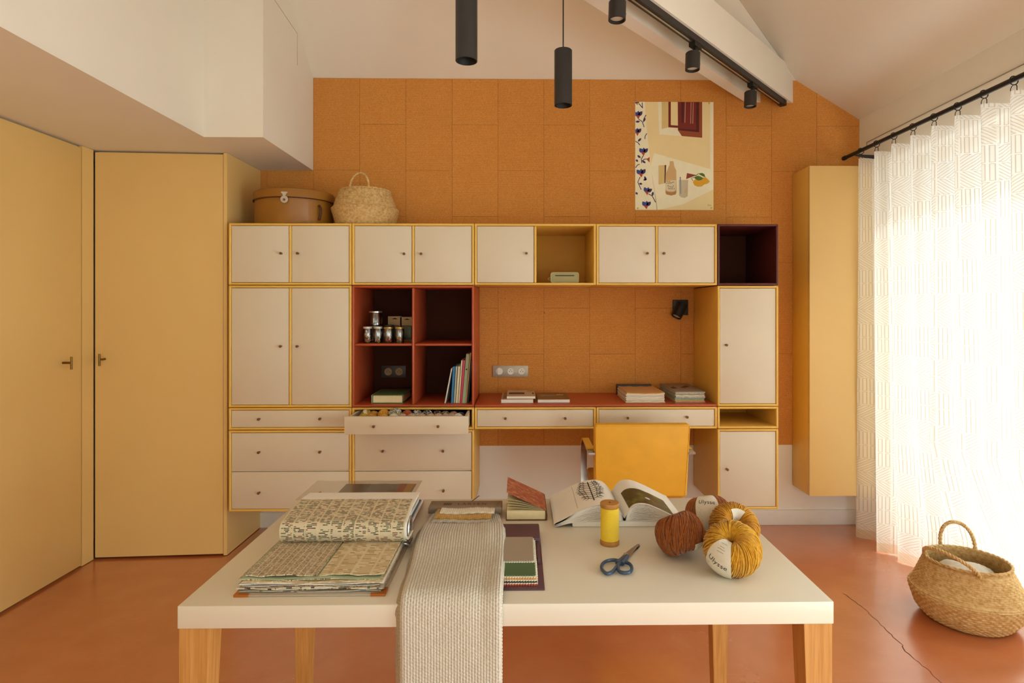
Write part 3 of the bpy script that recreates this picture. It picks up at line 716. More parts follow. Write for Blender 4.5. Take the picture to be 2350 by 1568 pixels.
# ------------------------------------------------------------------ curtain on its rod
XCU, ZROD = 2.085, 2.392
rod = T('curtain_rod', 'thin black curtain rod with rings along the window wall', 'curtain rod', (XCU, 2.3, ZROD))
P(rod, 'rod', MB().cyl((XCU, .55, ZROD), (XCU, 3.70, ZROD), .0115, 16), 'black_soft')
P(rod, 'end_cap', MB().cyl((XCU, 3.70, ZROD), (XCU, 3.722, ZROD), .0145, 16), 'black_soft')
for y in (3.60, 1.2): 
    bk = MB(); bk.prism([(XCU - .004, ZROD - .012), (XR, ZROD - .045), (XR, ZROD - .012), (XCU - .004, ZROD - .006)], lambda a, b, d: (a, d, b), y - .004, y + .004)
    P(rod, 'bracket', bk, 'black_soft', smooth=0)
PITCH = .158; CY0, CY1, CZ1 = .75, 3.565, 2.345
ring_y = [CY1 - .03 - i * PITCH for i in range(18)]
for y in ring_y:
    pts = [(XCU + .0185 * math.cos(a), y, ZROD - .004 + .0185 * math.sin(a)) for a in [2 * math.pi * k / 18 for k in range(18)]]
    rg = P(rod, 'ring', MB().tube(pts, .0024, 6, closed=True), 'black_soft')
    for dy in (-.016, .016): P(rg, 'hook', MB().tube([(XCU, y, ZROD - .022), (XCU, y + dy * .7, ZROD - .026), (XCU, y + dy, ZROD - .034), (XCU, y + dy, CZ1 - .004)], .0018, 5), 'black_soft')
def fold(y, z):
    """sideways offset of the cloth at this place, towards (+) the window or (-) the room"""
    k = (CY1 - .03 - y) / PITCH; ph = 2 * math.pi * k; h = (CZ1 - z) / CZ1
    a = .030 + .016 * math.sin(k * 1.7 + .6) * h + .010 * h
    wob = .35 * math.sin(1.3 * k + 2.2 * h) * h
    f = -math.cos(ph + wob) - .28 * math.cos(2 * ph + .5 + wob)
    return a * f
def cloth(u, v):
    y = lerp(CY0, CY1, u); h = 1 - v
    k = (CY1 - .03 - y) / PITCH; dr = .011 * (1 - math.cos(2 * math.pi * k)) * v ** 8
    z = lerp(.006, CZ1 - dr, v)
    x = XCU + .028 + fold(y, z) + .03 * h
    g_ = math.exp(-((y - 2.62) / .36) ** 2) * min(1, max(0, 1.5 - z / .5)) ** 1.2
    x = min(x, 2.36) if g_ < .02 else min(x * (1 - g_) + g_ * (2.315 + .25 * fold(y, z)), 2.36)
    yy = y + .018 * math.sin(2 * math.pi * k * .5 + 2 * h) * h + (.02 * h if u > .97 else 0)
    return (x, yy, z)
NU, NV = 560, 64
acc = [0]
for i in range(1, NU + 1):
    a, b = cloth((i - 1) / NU, .6), cloth(i / NU, .6); acc.append(acc[-1] + math.hypot(a[0] - b[0], a[1] - b[1]))
mb = MB().grid(cloth, NU, NV, uv=lambda u, v: (acc[round(u * NU)], v * CZ1))
cu = T('curtain', 'cream pleated curtain with stitched bar pattern, glowing with daylight', 'curtain', (XCU, 2.2, .006))
P(cu, 'cloth', mb, 'curtain_cloth', smooth=180)
# thin frame line of the opening, on the wall over the rod
a, b = atx(1990, 327, XR), atx(2350, 147, XR)
cb = MB().tube([(XR - .003, a.y, a.z - .05), (XR - .003, a.y, a.z), (XR - .003, b.y - .6, a.z + (b.z - a.z) * 1.4)], .0022, 6)
S('trim_1', cb, 'grey_cover', kind='structure')

# ------------------------------------------------------------------ poster pinned to the cork
A, B = aty(1457.5, 234, YB), aty(1637, 482.5, YB); yp = YB - .0028
po = T('poster', 'pale yellow illustrated poster of a bottle, lemon and red shutter on the cork', 'poster', ((A.x + B.x) / 2, yp, B.z))
def pp(x, y, k=0): return (lerp(A.x, B.x, (x - 102) / 1000), yp - .0006 - k * .00022, lerp(A.z, B.z, (y - 76) / 1392))
P(po, 'sheet', MB().box(A.x, B.x, yp - .0006, yp, B.z, A.z), 'poster_paper' if 'poster_paper' in MATS else (mat('poster_paper', '#f7e2a8', .6, .03, 5), 'poster_paper')[1], smooth=0)
for nm, c in (('pr_cream', '#fdf5d4'), ('pr_sand', '#e2c884'), ('pr_red', '#7d2317'), ('pr_darkred', '#571613'), ('pr_brown', '#9a4a26'), ('pr_pink', '#d09a80'), ('pr_blue', '#3a4795'), ('pr_violet', '#3c2c62'),
              ('pr_orange', '#b8452c'), ('pr_bottle', '#dcb87e'), ('pr_base', '#b98a4e'), ('pr_label', '#e9dcb9'), ('pr_straw', '#8f9dac'), ('pr_glass', '#cfc3a4'), ('pr_lemon', '#e8ae2a'), ('pr_leaf', '#5d7a2c'), ('pr_triangle', '#93402b'), ('pr_ink', '#4a4438')):
    mat(nm, c, .6, .04, 12)
def printed(name, shapes, label=None):
    """shapes: (layer, material, polygon in poster units)"""
    for k, m, poly in shapes: P(po, name, MB().face([pp(x, y, k) for x, y in poly]), m, label, smooth=0)
def leaf(x, y, ang, L, w):
    c, s_ = math.cos(ang), math.sin(ang); o = []
    for t_, ww in ((0, 0), (.25, .8), (.5, 1), (.75, .7), (1, 0), (.75, -.7), (.5, -1), (.25, -.8)): o.append((x + c * L * t_ - s_ * w * ww, y + s_ * L * t_ + c * w * ww))
    return o
def line_(pts, w):
    L_, R_ = [], []
    for i, p_ in enumerate(pts):
        a, b = pts[max(i - 1, 0)], pts[min(i + 1, len(pts) - 1)]; dx, dy = b[0] - a[0], b[1] - a[1]; l = math.hypot(dx, dy) or 1
        L_.append((p_[0] - dy / l * w, p_[1] + dx / l * w)); R_.append((p_[0] + dy / l * w, p_[1] - dx / l * w))
    return L_ + R_[::-1]
printed('printed_background', [(1, 'pr_cream', [(102, 76), (225, 76), (250, 420), (300, 900), (385, 1468), (102, 1468)]), (1, 'pr_cream', [(340, 735), (1060, 940), (1060, 76), (1102, 76), (1102, 1200), (700, 1400), (380, 1468), (300, 900)]),
                               (1, 'pr_cream', [(390, 76), (530, 76), (530, 408), (650, 412), (690, 515), (410, 497)]), (2, 'pr_sand', [(440, 76), (525, 76), (525, 405), (440, 425)]), (2, 'pr_sand', [(400, 895), (480, 890), (480, 1125), (400, 1140)])])
printed('printed_window', [(3, 'pr_red', [(525, 76), (556, 76), (556, 375), (650, 382), (650, 410), (525, 403)]), (3, 'pr_brown', [(645, 76), (957, 76), (957, 536), (697, 515), (647, 440)]), (4, 'pr_red', [(645, 76), (918, 76), (918, 465), (650, 440)]),
                           (5, 'pr_darkred', [(690, 76), (725, 76), (722, 350), (690, 340)]), (5, 'pr_darkred', [(880, 76), (918, 76), (918, 465), (655, 440), (655, 420), (880, 435)])] +
        [(6, 'pr_pink', line_([(x, 80), (x - 6, y1)], 4)) for x, y1 in ((741, 345), (815, 355), (842, 355))] + [(3, 'pr_darkred', [(478, 890), (497, 890), (487, 1125), (476, 1120)])])
fl_ = []
def flower(x, y, s_=1.0, a0=0.0):
    fl_.append((2, 'pr_blue', leaf(x - 8 * s_, y, a0 - 2.3, 75 * s_, 26 * s_))); fl_.append((3, 'pr_violet', leaf(x, y, a0 - .9, 82 * s_, 24 * s_))); fl_.append((3, 'pr_blue', leaf(x, y, a0 - 1.6, 70 * s_, 22 * s_)))
    fl_.append((4, 'pr_orange', [(x - 34 * s_, y - 8 * s_), (x + 22 * s_, y - 8 * s_), (x + 2 * s_, y + 40 * s_)]))
def clampx(poly): return [(max(104, x), min(1466, max(78, y))) for x, y in poly]
for x, y, s_, a_ in ((142, 262, 1, 0), (130, 480, .95, 0), (208, 735, 1, .1), (180, 1010, 1.05, 0), (255, 1240, .95, .3), (245, 1420, 1, .1), (128, 100, .5, 0)): flower(x, y, s_, a_)
for st in ([(145, 300), (190, 330), (216, 402)], [(205, 340), (215, 290), (240, 245)], [(105, 585), (140, 605), (160, 635)], [(205, 770), (180, 815), (186, 868)], [(186, 840), (220, 815), (260, 812)], [(165, 1045), (135, 1110), (178, 1208)], [(270, 1260), (320, 1290), (362, 1370)],
           [(108, 925), (130, 890), (158, 880)], [(225, 555), (228, 520), (250, 482)], [(190, 85), (196, 160)], [(150, 100), (190, 150)]):
    fl_.append((2, 'pr_violet', line_(st, 5)))
for x, y, a_, l in ((105, 335, -.1, 60), (205, 335, -1.1, 60), (135, 590, -.8, 65), (130, 765, .7, 55), (190, 835, .6, 55), (150, 1130, .1, 45), (320, 1290, -1.4, 60), (240, 1090, -1.9, 60), (205, 1085, -.3, 50), (108, 1240, .9, 40), (110, 820, .8, 40)): fl_.append((3, 'pr_violet', leaf(x, y, a_, l, 14)))
fl_.append((4, 'pr_orange', [(245, 815), (285, 785), (285, 858)]))
printed('printed_flowers', [(k, m, clampx(pl)) for k, m, pl in fl_])
printed('printed_bottle', [(4, 'pr_bottle', [(545, 840), (590, 840), (600, 905), (625, 960), (630, 1240), (615, 1270), (560, 1282), (505, 1270), (487, 1245), (495, 1000), (520, 930), (540, 890)]), (5, 'pr_base', [(487, 1225), (560, 1243), (628, 1225), (620, 1265), (560, 1282), (497, 1266)]),
                           (5, 'pr_label', [(492, 1085), (622, 1085), (618, 1205), (595, 1228), (520, 1228), (490, 1205)]), (6, 'pr_lemon', leaf(520, 1100, 0, 34, 13))] +
        [(6, 'pr_ink', line_(q_, 3)) for q_ in ([(497, 1098), (508, 1092), (515, 1105)], [(497, 1128), (515, 1118), (530, 1128), (545, 1118), (560, 1124), (575, 1112), (600, 1108)], [(512, 1155), (525, 1148), (522, 1170), (540, 1160), (548, 1175), (560, 1165), (575, 1180), (592, 1150)],
                                                       [(528, 1180), (530, 1200)], [(540, 1185), (542, 1200)], [(552, 1185), (560, 1185), (553, 1200), (562, 1200)], [(575, 1185), (572, 1198), (584, 1196)], [(596, 1185), (602, 1190), (594, 1200)])])
printed('printed_glass', [(3, 'pr_glass', [(660, 1080), (778, 1080), (772, 1290), (735, 1312), (690, 1305), (662, 1282)]), (5, 'pr_straw', [(668, 1042), (684, 1042), (690, 1262), (676, 1262)]), (4, 'pr_bottle', leaf(735, 1265, -1.3, 70, 16))])
printed('printed_lemon', [(3, 'pr_triangle', [(762, 992), (885, 1018), (752, 1070)]), (4, 'pr_lemon', [(838, 1110), (850, 1085), (900, 1065), (960, 1050), (1000, 1045), (1035, 1075), (1055, 1100), (1030, 1125), (985, 1138), (950, 1165), (900, 1168), (858, 1150)]),
                          (5, 'pr_leaf', [(855, 1045), (900, 1025), (935, 1035), (972, 1058), (945, 1082), (905, 1088), (870, 1070)]), (5, 'pr_leaf', [(905, 998), (955, 990), (985, 1005), (998, 1045), (960, 1032), (925, 1012)]), (5, 'pr_leaf', line_([(855, 1048), (815, 1058), (838, 1090)], 4)), (5, 'pr_leaf', line_([(870, 1030), (910, 998)], 4))])
printed('printed_signature', [(3, 'pr_ink', line_([(1030, 1415), (1040, 1392), (1046, 1412), (1055, 1405), (1062, 1412), (1072, 1404)], 2))])
mat('pin_yellow', '#e2c93a', .4, .03)
for x, y in ((1045, 90), (1075, 1440), (135, 1448), (135, 100)):
    c = Vector(pp(x, y, 1)); P(po, 'pushpin', MB().lathe([(.0055, 0), (.0055, .002), (.004, .004), (0, .0045)], 14, c, (0, -1, 0)), 'pin_yellow')
# ------------------------------------------------------------------ on top of the shelving
ZTOP = ZT[0] + .0004
# tan hat box
c = Vector((aty(676, 510, 3.56).x, 3.562, ZTOP)); rx, ry = .229, .208
t = T('hat_box', 'tan leather hat box with a metal clasp on top of the cabinets', 'hat box', c)
P(t, 'body', MB().lathe([(rx - .006, 0), (rx - .003, .004), (rx - .003, .172)], 72, c, sy=ry / rx), 'hat_leather')
P(t, 'lid', MB().lathe([(rx + .002, .150), (rx + .004, .152), (rx + .004, .196), (rx, .203), (rx - .012, .208), (rx * .5, .214), (0, .216)], 72, c, sy=ry / rx, cap=False), 'hat_leather')
P(t, 'lid_edge', MB().tube([(c.x + (rx + .004) * math.cos(a), c.y + (ry + .0035) * math.sin(a), c.z + .151) for a in [2 * math.pi * k / 72 for k in range(72)]], .0035, 6, closed=True), 'dark_leather')
th = -math.pi / 2 + .10; cl = Vector((c.x + (rx + .005) * math.cos(th), c.y + (ry + .005) * math.sin(th), c.z + .15)); nn = Vector((math.cos(th) / rx, math.sin(th) / ry, 0)).normalized(); tt = Vector((-nn.y, nn.x, 0))
def onb(a, b, d, o=cl): p = o + tt * a + nn * d; return (p.x, p.y, p.z + b)
cp = P(t, 'clasp', MB().prism([(-.018, .030), (.018, .030), (.018, .022), (.010, .018), (.010, .010), (-.010, .010), (-.010, .018), (-.018, .022)], onb, 0, .003), 'silver', smooth=0)
P(cp, 'lock_plate', MB().prism([(.021 * math.cos(a), -.014 + .021 * math.sin(a)) for a in [2 * math.pi * k / 20 for k in range(20)]], onb, -.002, .005), 'silver')
P(cp, 'keyhole', MB().prism([(.007 * math.cos(a), -.016 + .007 * math.sin(a)) for a in [2 * math.pi * k / 14 for k in range(14)]], onb, .005, .007), 'knob_wood')
P(cp, 'hasp', MB().prism([(-.006, .012), (.006, .012), (.006, -.004), (-.006, -.004)], onb, .003, .006), 'silver', smooth=0)
th = -.62; hb = Vector((c.x + rx * math.cos(th), c.y + ry * math.sin(th), c.z + .085)); nn = Vector((math.cos(th) / rx, math.sin(th) / ry, 0)).normalized()
P(t, 'handle', MB().tube([tuple(hb + nn * (.006 + .018 * math.sin(math.pi * k / 12)) + Vector((0, 0, .03 - .085 * k / 12 + .012 * math.sin(math.pi * k / 12)))) for k in range(13)], .007, 8), 'dark_leather')

def basket(name, label, c, prof, sx=1, sy=1, rz=0, tilt=None, n=144, pitch=.0085, handles=(), rope_r=.0072):
    """plaited belly basket: rows of plaiting around a soft, folded profile; prof = (t, r, z)"""
    t = T(name, label, 'basket', c, rot=(0, 0, rz)); mb = MB(); rows = int(sum(math.hypot(b[1] - a[1], b[2] - a[2]) for a, b in zip(prof, prof[1:])) / pitch)
    vs = []; sub = 2; M = rows * sub
    for j in range(M + 1):
        r, z = interp(prof, j / M); row = j // sub; ridge = .0016 * (1 if j % sub else -1)
        for i in range(n):
            a = 2 * math.pi * i / n
            w = .0013 * (1 if ((i // 2) + row) % 2 else -1)
            rr = r + ridge + w + .0025 * math.sin(3 * a + z * 20)
            vs.append((rr * math.cos(a) * sx, rr * math.sin(a) * sy, z + .0016 * math.sin(2 * a + 1)* (j / M)))
    fs = [(j * n + i, j * n + (i + 1) % n, (j + 1) * n + (i + 1) % n, (j + 1) * n + i) for j in range(M) for i in range(n)]
    fs.append(tuple(range(n))[::-1])
    o = len(vs); K = 14; r1, z1 = prof[-1][1:]
    inn = [interp(prof, 1 - k / K * .97) for k in range(K + 1)]
    for (r, z) in inn:
        for i in range(n): a = 2 * math.pi * i / n; w = .0015 * (1 if (i // 2 + int(z * 90)) % 2 else -1); vs.append(((r - .006 + w) * math.cos(a) * sx, (r - .006 + w) * math.sin(a) * sy, max(z, .012)))
    fs += [(o + j * n + i, o + (j + 1) * n + i, o + (j + 1) * n + (i + 1) % n, o + j * n + (i + 1) % n) for j in range(K) for i in range(n)]
    fs += [(M * n + i, M * n + (i + 1) % n, o + (i + 1) % n, o + i) for i in range(n)]; fs.append(tuple(o + K * n + i for i in range(n)))
    mb.add(vs, fs); b = P(t, 'body', mb, 'straw', local=True, smooth=50)
    r, z = prof[-1][1:]
    rim = MB().rope([(r * math.cos(a) * sx, r * math.sin(a) * sy, z) for a in [2 * math.pi * k / 120 for k in range(241)]], .0055, 40); P(t, 'rim', rim, 'straw', local=True)
    for path in handles: P(t, 'handle', MB().rope(path, rope_r, 13), 'straw', local=True)
    return t
def arch(p0, p1, h, lean=(0, 0, 0), n=97, sq=.75):
    p0, p1, lean = Vector(p0), Vector(p1), Vector(lean); o = []
    for k in range(n):
        s_ = k / (n - 1); w = math.sin(math.pi * s_) ** sq; q_ = p0.lerp(p1, .5 - .5 * math.cos(math.pi * s_)) ; o.append(q_ + Vector((0, 0, h * w)) + lean * w)
    return o
cx = aty(838.5, 500, 3.55)
basket('belly_basket', 'straw belly basket with one upright handle on top of the cabinets', Vector((cx.x, 3.55, ZTOP)),
       [(0, .165, 0), (.08, .176, .02), (.30, .194, .085), (.40, .199, .106), (.43, .196, .112), (.46, .186, .116), (.70, .168, .165), (.92, .152, .212), (1, .146, .220)],
       rope_r=.005, handles=[arch((-.055, -.138, .195), (.055, -.138, .195), .115, (0, .03, 0)), arch((-.06, .135, .20), (.06, .135, .20), -.06, (0, .06, 0))])
# radio in the yellow compartment
p = aty(1296, 649, YF + .05); z0 = ZT[1] + .0148
t = T('radio', 'small olive green portable radio in the open yellow compartment', 'radio', (p.x, YF + .09, z0))
w, h = .083, .062
def rr2(w, h, r, n=6):
    o = []
    for cx_, cz_, a0 in ((w - r, h - r, 0), (-w + r, h - r, 90), (-w + r, -h + r, 180), (w - r, -h + r, 270)):
        for k in range(n + 1): a = R(a0 + 90 * k / n); o.append((cx_ + r * math.cos(a), cz_ + r * math.sin(a)))
    return o
fr = lambda a, b, d: (p.x + a, d, z0 + .032 + b)
P(t, 'body', MB().prism(rr2(.082, .0315, .012), fr, YF + .052, YF + .12), 'olive')
P(t, 'rim', MB().tube([fr(a, b, YF + .052) for a, b in rr2(.080, .0295, .011)], .0032, 6, closed=True), 'olive_rim')
P(t, 'speaker_slot', MB().prism(rr2(.056, .0022, .002, 3), lambda a, b, d: fr(a, b + .012, d), YF + .0505, YF + .053), 'hole')
P(t, 'strap', MB().tube([fr(-.082 - .014 * math.sin(math.pi * k / 10), .004 - .022 * k / 10, YF + .07) for k in range(11)], .0025, 6), 'kraft')

# ------------------------------------------------------------------ in the maroon shelves
ZJ = zs + PT / 2 + .0004; ZM = ZT[2] + PT + .0016
def jar(label, u, y, r, h, lid, bits, z=ZJ, lidm='silver'):
    x = aty(u, 770, y).x; c = Vector((x, y, z)); t = T('glass_jar', label, 'jar', c, 'button jars')
    P(t, 'glass', MB().lathe([(0, .0015), (r * .9, .0015), (r, .006), (r, h * .80), (r * .92, h * .88), (r * .92, h * .97)], 28, c, cap=False), 'jar_glass')
    lp_ = P(t, 'lid', MB().lathe([(r * .97, h * .88), (r * .99, h * .89), (r * .99, h - .002), (r * .94, h), (0, h)], 28, c, cap=False), lidm)
    rnd = random.Random(int(u))
    for k in range(bits[1]):
        a, q, zz = rnd.uniform(0, 6.28), rnd.uniform(0, r * .62), .006 + k * .0024
        d = Vector((rnd.uniform(-1, 1), rnd.uniform(-1, 1), rnd.uniform(.2, 1))).normalized()
        cc = c + Vector((q * math.cos(a), q * math.sin(a), zz)); br = rnd.uniform(.006, .0095)
        P(t, 'button', MB().lathe([(br, 0), (br, .002), (br * .8, .0032), (br * .6, .0024), (0, .0024)], 12, cc, d), rnd.choice(bits[0]))
for nm, c_ in (('bt_orange', '#cc6a2c'), ('bt_cream', '#e3c69a'), ('bt_red', '#b8331f'), ('bt_yellow', '#d9a12a'), ('bt_blue', '#5a6c8c'), ('bt_white', '#e8e2d2')): mat(nm, c_, .35, .05)
mat('lid_gold', '#b89a5a', .3, .05, metal=.8); mat('lid_white', '#d6d2c8', .35, .03, metal=.3)
jar('glass jar of pale orange buttons, front row nearest the shelf side', 843.5, YF + .07, .0255, .096, None, (['bt_orange', 'bt_cream'], 22), lidm='lid_white')
jar('glass jar with a white lid and few buttons, second in the front row', 867.5, YF + .07, .0255, .096, None, (['bt_white', 'bt_yellow'], 4), lidm='lid_white')
jar('glass jar of red and orange buttons, third in the front row', 891.5, YF + .07, .0285, .094, None, (['bt_red', 'bt_orange', 'bt_white'], 14), lidm='lid_gold')
jar('glass jar of blue and yellow buttons, front row nearest the divider', 917, YF + .07, .0265, .094, None, (['bt_blue', 'bt_yellow', 'bt_cream'], 14), lidm='lid_gold')
jar('glass jar standing behind the front row, below the stacked jar', 862, YF + .145, .034, .098, None, (['bt_white', 'bt_blue'], 6))
jar('glass jar with a dark lid behind the red button jar', 893, YF + .145, .031, .104, None, (['bt_yellow'], 5), lidm='black_metal')
jar('larger glass jar stacked on top of the other jars, shiny lid', 862, YF + .145, .039, .088, None, (['bt_white'], 3), z=ZJ + .0985)
def card(label, u, dz, m):
    y = YF + .235; x = aty(u, 760, y).x; t = T('haberdashery_card', label, 'card', (x, y, ZJ), 'hanging packs behind the jars')
    P(t, 'backing', MB().box(x - .042, x + .042, y, y + .002, ZJ, ZJ + .15 + dz, .0006), 'kraft')
    P(t, 'hang_hole', MB().prism([(-.018, -.003), (.018, -.003), (.010, .002), (.004, .003), (0, .006), (-.004, .003), (-.010, .002)], lambda a, b, d: (x + a, d, ZJ + .135 + dz + b), y - .0006, y - .0002), 'hole')
    P(t, 'blister', MB().box(x - .032, x + .032, y - .018, y - .0002, ZJ + .012, ZJ + .098, .008), m)
mat('pack_dark', '#4a4234', .4, .15, 40); mat('pack_green', '#46502c', .4, .15, 40)
card('cardboard hanging pack leaning behind the jars, further from the divider', 906, .004, 'pack_dark'); card('cardboard hanging pack with dark green contents next to the shelf divider', 934, .0, 'pack_green')
# green album lying in the lower compartment
x0, x1 = aty(855, 925, YF + .06).x, aty(928, 925, YF + .06).x; y0, y1 = YF + .045, YF + .30
t = T('photo_album', 'green cloth album lying flat in the lower maroon compartment', 'album', ((x0 + x1) / 2, y0, ZM))
P(t, 'back_cover', MB().box(x0, x1 - .004, y0, y1, ZM, ZM + .004, .001), 'green_cloth'); P(t, 'front_cover', MB().box(x0, x1, y0, y1, ZM + .046, ZM + .050, .001), 'green_cloth')
P(t, 'spine', MB().box(x0 - .003, x0 + .001, y0, y1, ZM, ZM + .050, .001), 'sage_cover'); P(t, 'pages', MB().box(x0 + .006, x1 - .012, y0 + .006, y1 - .006, ZM + .0045, ZM + .0455), 'paper_cream')
# notebooks leaning in the right-hand compartment
def lean(name, label, ub, ut, vt, w, m, y=YF + .05, dep=.20, pages=None, spiral=False, cat='notebook'):
    b = aty(ub, 925, y).x; tp = aty(ut, vt, y); H_ = tp.z - ZM; sh = (tp.x - b) / H_
    zz = ZM + .0005; t = T(name, label, cat, (b + w / 2, y, zz), 'notebooks leaning in the maroon shelf')
    f = lambda a, k, d: (b + a + sh * k, d, zz + k)
    if pages:
        P(t, 'cover', MB().prism([(0, 0), (.0025, 0), (.0025, H_), (0, H_)], f, y, y + dep), m, smooth=0); P(t, 'cover', MB().prism([(w - .0025, 0), (w, 0), (w, H_), (w - .0025, H_)], f, y, y + dep), m, smooth=0)
        P(t, 'pages', MB().prism([(.0026, .002), (w - .0026, .002), (w - .0026, H_ - .003), (.0026, H_ - .003)], f, y + .001, y + dep - .003), pages, smooth=0)
    else:
        P(t, 'cover', MB().prism([(0, 0), (w, 0), (w, H_), (0, H_)], f, y, y + dep), m, smooth=0)
    if spiral:
        for k in range(26):
            zz_ = .006 + (H_ - .012) * k / 25; cc = f(w / 2, zz_, y - .003)
            P(t, 'binding_ring', MB().tube([(cc[0] + w * .42 * math.cos(a), cc[1] - .004 * math.sin(a), cc[2]) for a in [2 * math.pi * q / 10 for q in range(10)]], .0009, 4, closed=True), 'silver')
    return t
lean('magazine', 'thin white magazine slumped at the outer end of the leaning row', 1020, 1035.5, 846, .006, 'paper', pages='paper', cat='magazine')
lean('ring_binder', 'bright blue notebook in the leaning row', 1035, 1039.5, 842, .0125, 'blue_cover')
lean('spiral_notebook', 'white spiral-bound notebook next to the blue one', 1041, 1046, 841, .0095, 'sage_cover', pages='paper', spiral=True)
lean('notebook', 'thick white notebook next to the spiral-bound one', 1046, 1051.5, 841, .011, 'paper', pages='paper_cream')
lean('notebook', 'taller pale cream notebook left of the pink one', 1051.5, 1058.5, 827.5, .0075, 'paper_cream', pages='paper')
lean('notebook', 'pink notebook in the leaning row', 1055.5, 1063, 827.5, .011, 'pink_cover')
f1 = lean('folder', 'tall sage green folder with a finger hole in its spine', 1060.5, 1070, 813, .0185, 'sage_cover', dep=.27, cat='folder')
lean('folder', 'tallest thin kraft folder near the end of the leaning row', 1068, 1078.5, 810.5, .0075, 'kraft', dep=.27, cat='folder')
lean('folder', 'dark grey folder at the shelf side end of the leaning row', 1072.5, 1080.5, 829, .007, 'charcoal_cover', dep=.25, y=YF + .07, cat='folder')
pq = aty(1070.5, 848, YF + .0495); P(f1, 'finger_hole', MB().cyl((pq.x, YF + .0497, pq.z), (pq.x, YF + .0490, pq.z), .0045, 12), 'hole')

# ------------------------------------------------------------------ yarn in the open drawer
ZLN = .786
P(od, 'drawer_liner', MB().box(dx0 + .025, dx1 - .025, DY + .017, YB - .07, dz0 + .0142, ZLN), 'charcoal_cover')
def small_ball(label, u, v, y, r, m, m2=None, band=None, sq=1.15, group='yarn balls in the open drawer'):
    q = aty(u, v, y); c = Vector((q.x, y, ZLN + .0005 + r * 1.08)); t = T('yarn_ball', label, 'yarn', (c.x, c.y, c.z - r), group)
    rnd = random.Random(int(u * 7)); mb = MB(); mb2 = MB()
    mb.lathe([(0, -r * .95), (r * .6, -r * .76), (r * .93, -r * .2), (r * .93, r * .2), (r * .6, r * .76), (0, r * .95)], 16, c, cap=False)
    for k in range(26):
        ax = Vector((rnd.gauss(0, 1), rnd.gauss(0, .5), rnd.gauss(0, .8))).normalized(); a1 = ax.orthogonal().normalized(); a2 = ax.cross(a1); o = rnd.uniform(-.45, .45) * r; rr = math.sqrt(r * r - o * o)
        (mb2 if (m2 and k % 3 == 0) else mb).tube([c + ax * o + a1 * (rr * math.cos(g_)) + a2 * (rr * math.sin(g_)) for g_ in [2 * math.pi * i / 18 for i in range(18)]], r * .075, 4, closed=True)
    P(t, 'yarn', mb, m)
    if m2: P(t, 'contrast_strand', mb2, m2)
    if band: P(t, 'paper_band', MB().lathe([(r * 1.09, -.009), (r * 1.09, .009)], 24, c, (1, .25, .3), cap=False), 'label_paper')
for nm, a_, b_ in (('y_mustard', '#a9820f', '#d8b430'), ('y_ochre', '#b87c10', '#dd9f2a'), ('y_amber', '#c98a1a', '#ecb040'), ('y_marl', '#6f6a52', '#b5ac90'), ('y_coral', '#a8421f', '#cf6a3a'), ('y_navy', '#1d2430', '#3a4654'), ('y_ink', '#20242f', '#454c5c'), ('y_night', '#2a2527', '#4f474a'),
                   ('y_bottle', '#3a4034', '#5f6656'), ('y_steel', '#5a626e', '#8a919a'), ('y_plum', '#2e2629', '#534648'), ('y_blush', '#b59478', '#d8bda2'), ('y_white', '#cfc6b6', '#efe9dc'), ('y_peach', '#c08048', '#dca070')): yarn(nm, a_, b_)
spec = [(841, 952, .032, 'y_mustard', None, True, 'mustard yarn ball with a white paper band at the drawer end'), (858, 953, .029, 'y_ochre', None, False, 'ochre yarn ball second from the left in the drawer'), (881, 950, .033, 'y_amber', None, False, 'bright amber yarn ball in the open drawer'),
        (907, 949, .037, 'y_marl', 'y_white', False, 'grey-green marled yarn ball in the open drawer'), (934, 950, .031, 'y_coral', None, False, 'coral red yarn ball in the open drawer'), (957, 950, .031, 'y_navy', 'y_white', False, 'navy yarn ball right beside the coral one'),
        (981, 950, .031, 'y_ink', 'y_white', False, 'navy and white yarn ball mid-right in the drawer'), (1004, 951, .029, 'y_night', 'y_peach', False, 'dark yarn ball with a peach stripe in the drawer'), (1022, 951, .028, 'y_bottle', 'y_blush', False, 'dark green and tan yarn ball in the drawer'),
        (1041, 951, .027, 'y_steel', 'y_peach', False, 'slate blue yarn ball with tan strands in the drawer'), (1057, 952, .025, 'y_plum', None, False, 'dark plum yarn ball at the far right of the drawer')]
for u_, v_, r_, m_, m2_, bd, lb in spec: small_ball(lb, u_, v_ + 3, 3.285, r_, m_, m2_, bd)
for u_, m_, lb in ((834, 'y_mustard', 'mustard yarn ball just behind the drawer front, mostly hidden'), (852, 'y_ochre', 'ochre yarn ball just behind the drawer front, mostly hidden'), (880, 'y_amber', 'amber yarn ball just behind the drawer front, mostly hidden'), (904, 'y_white', 'white yarn ball behind the drawer front, before the grey-green one'),
                   (923, 'y_blush', 'pale yarn ball behind the drawer front, left of the coral one'), (945, 'y_blush', 'pale yarn ball in front, between the coral and the navy balls'), (967, 'y_blush', 'pale yarn ball in front, between the two navy balls'), (988, 'y_blush', 'pale yarn ball in front, right of the navy and white ball'),
                   (1006, 'y_blush', 'pale yarn ball in front, right of the peach-striped dark ball'), (1024, 'y_blush', 'pale yarn ball in front, just right of the dark green ball'), (1036, 'y_blush', 'pale yarn ball in front of the slate blue ball'), (1051, 'y_white', 'pale yarn ball in the front corner by the plum ball')):
    small_ball(lb, u_, 965, 3.20, .029, m_, group='front row of yarn in the drawer')

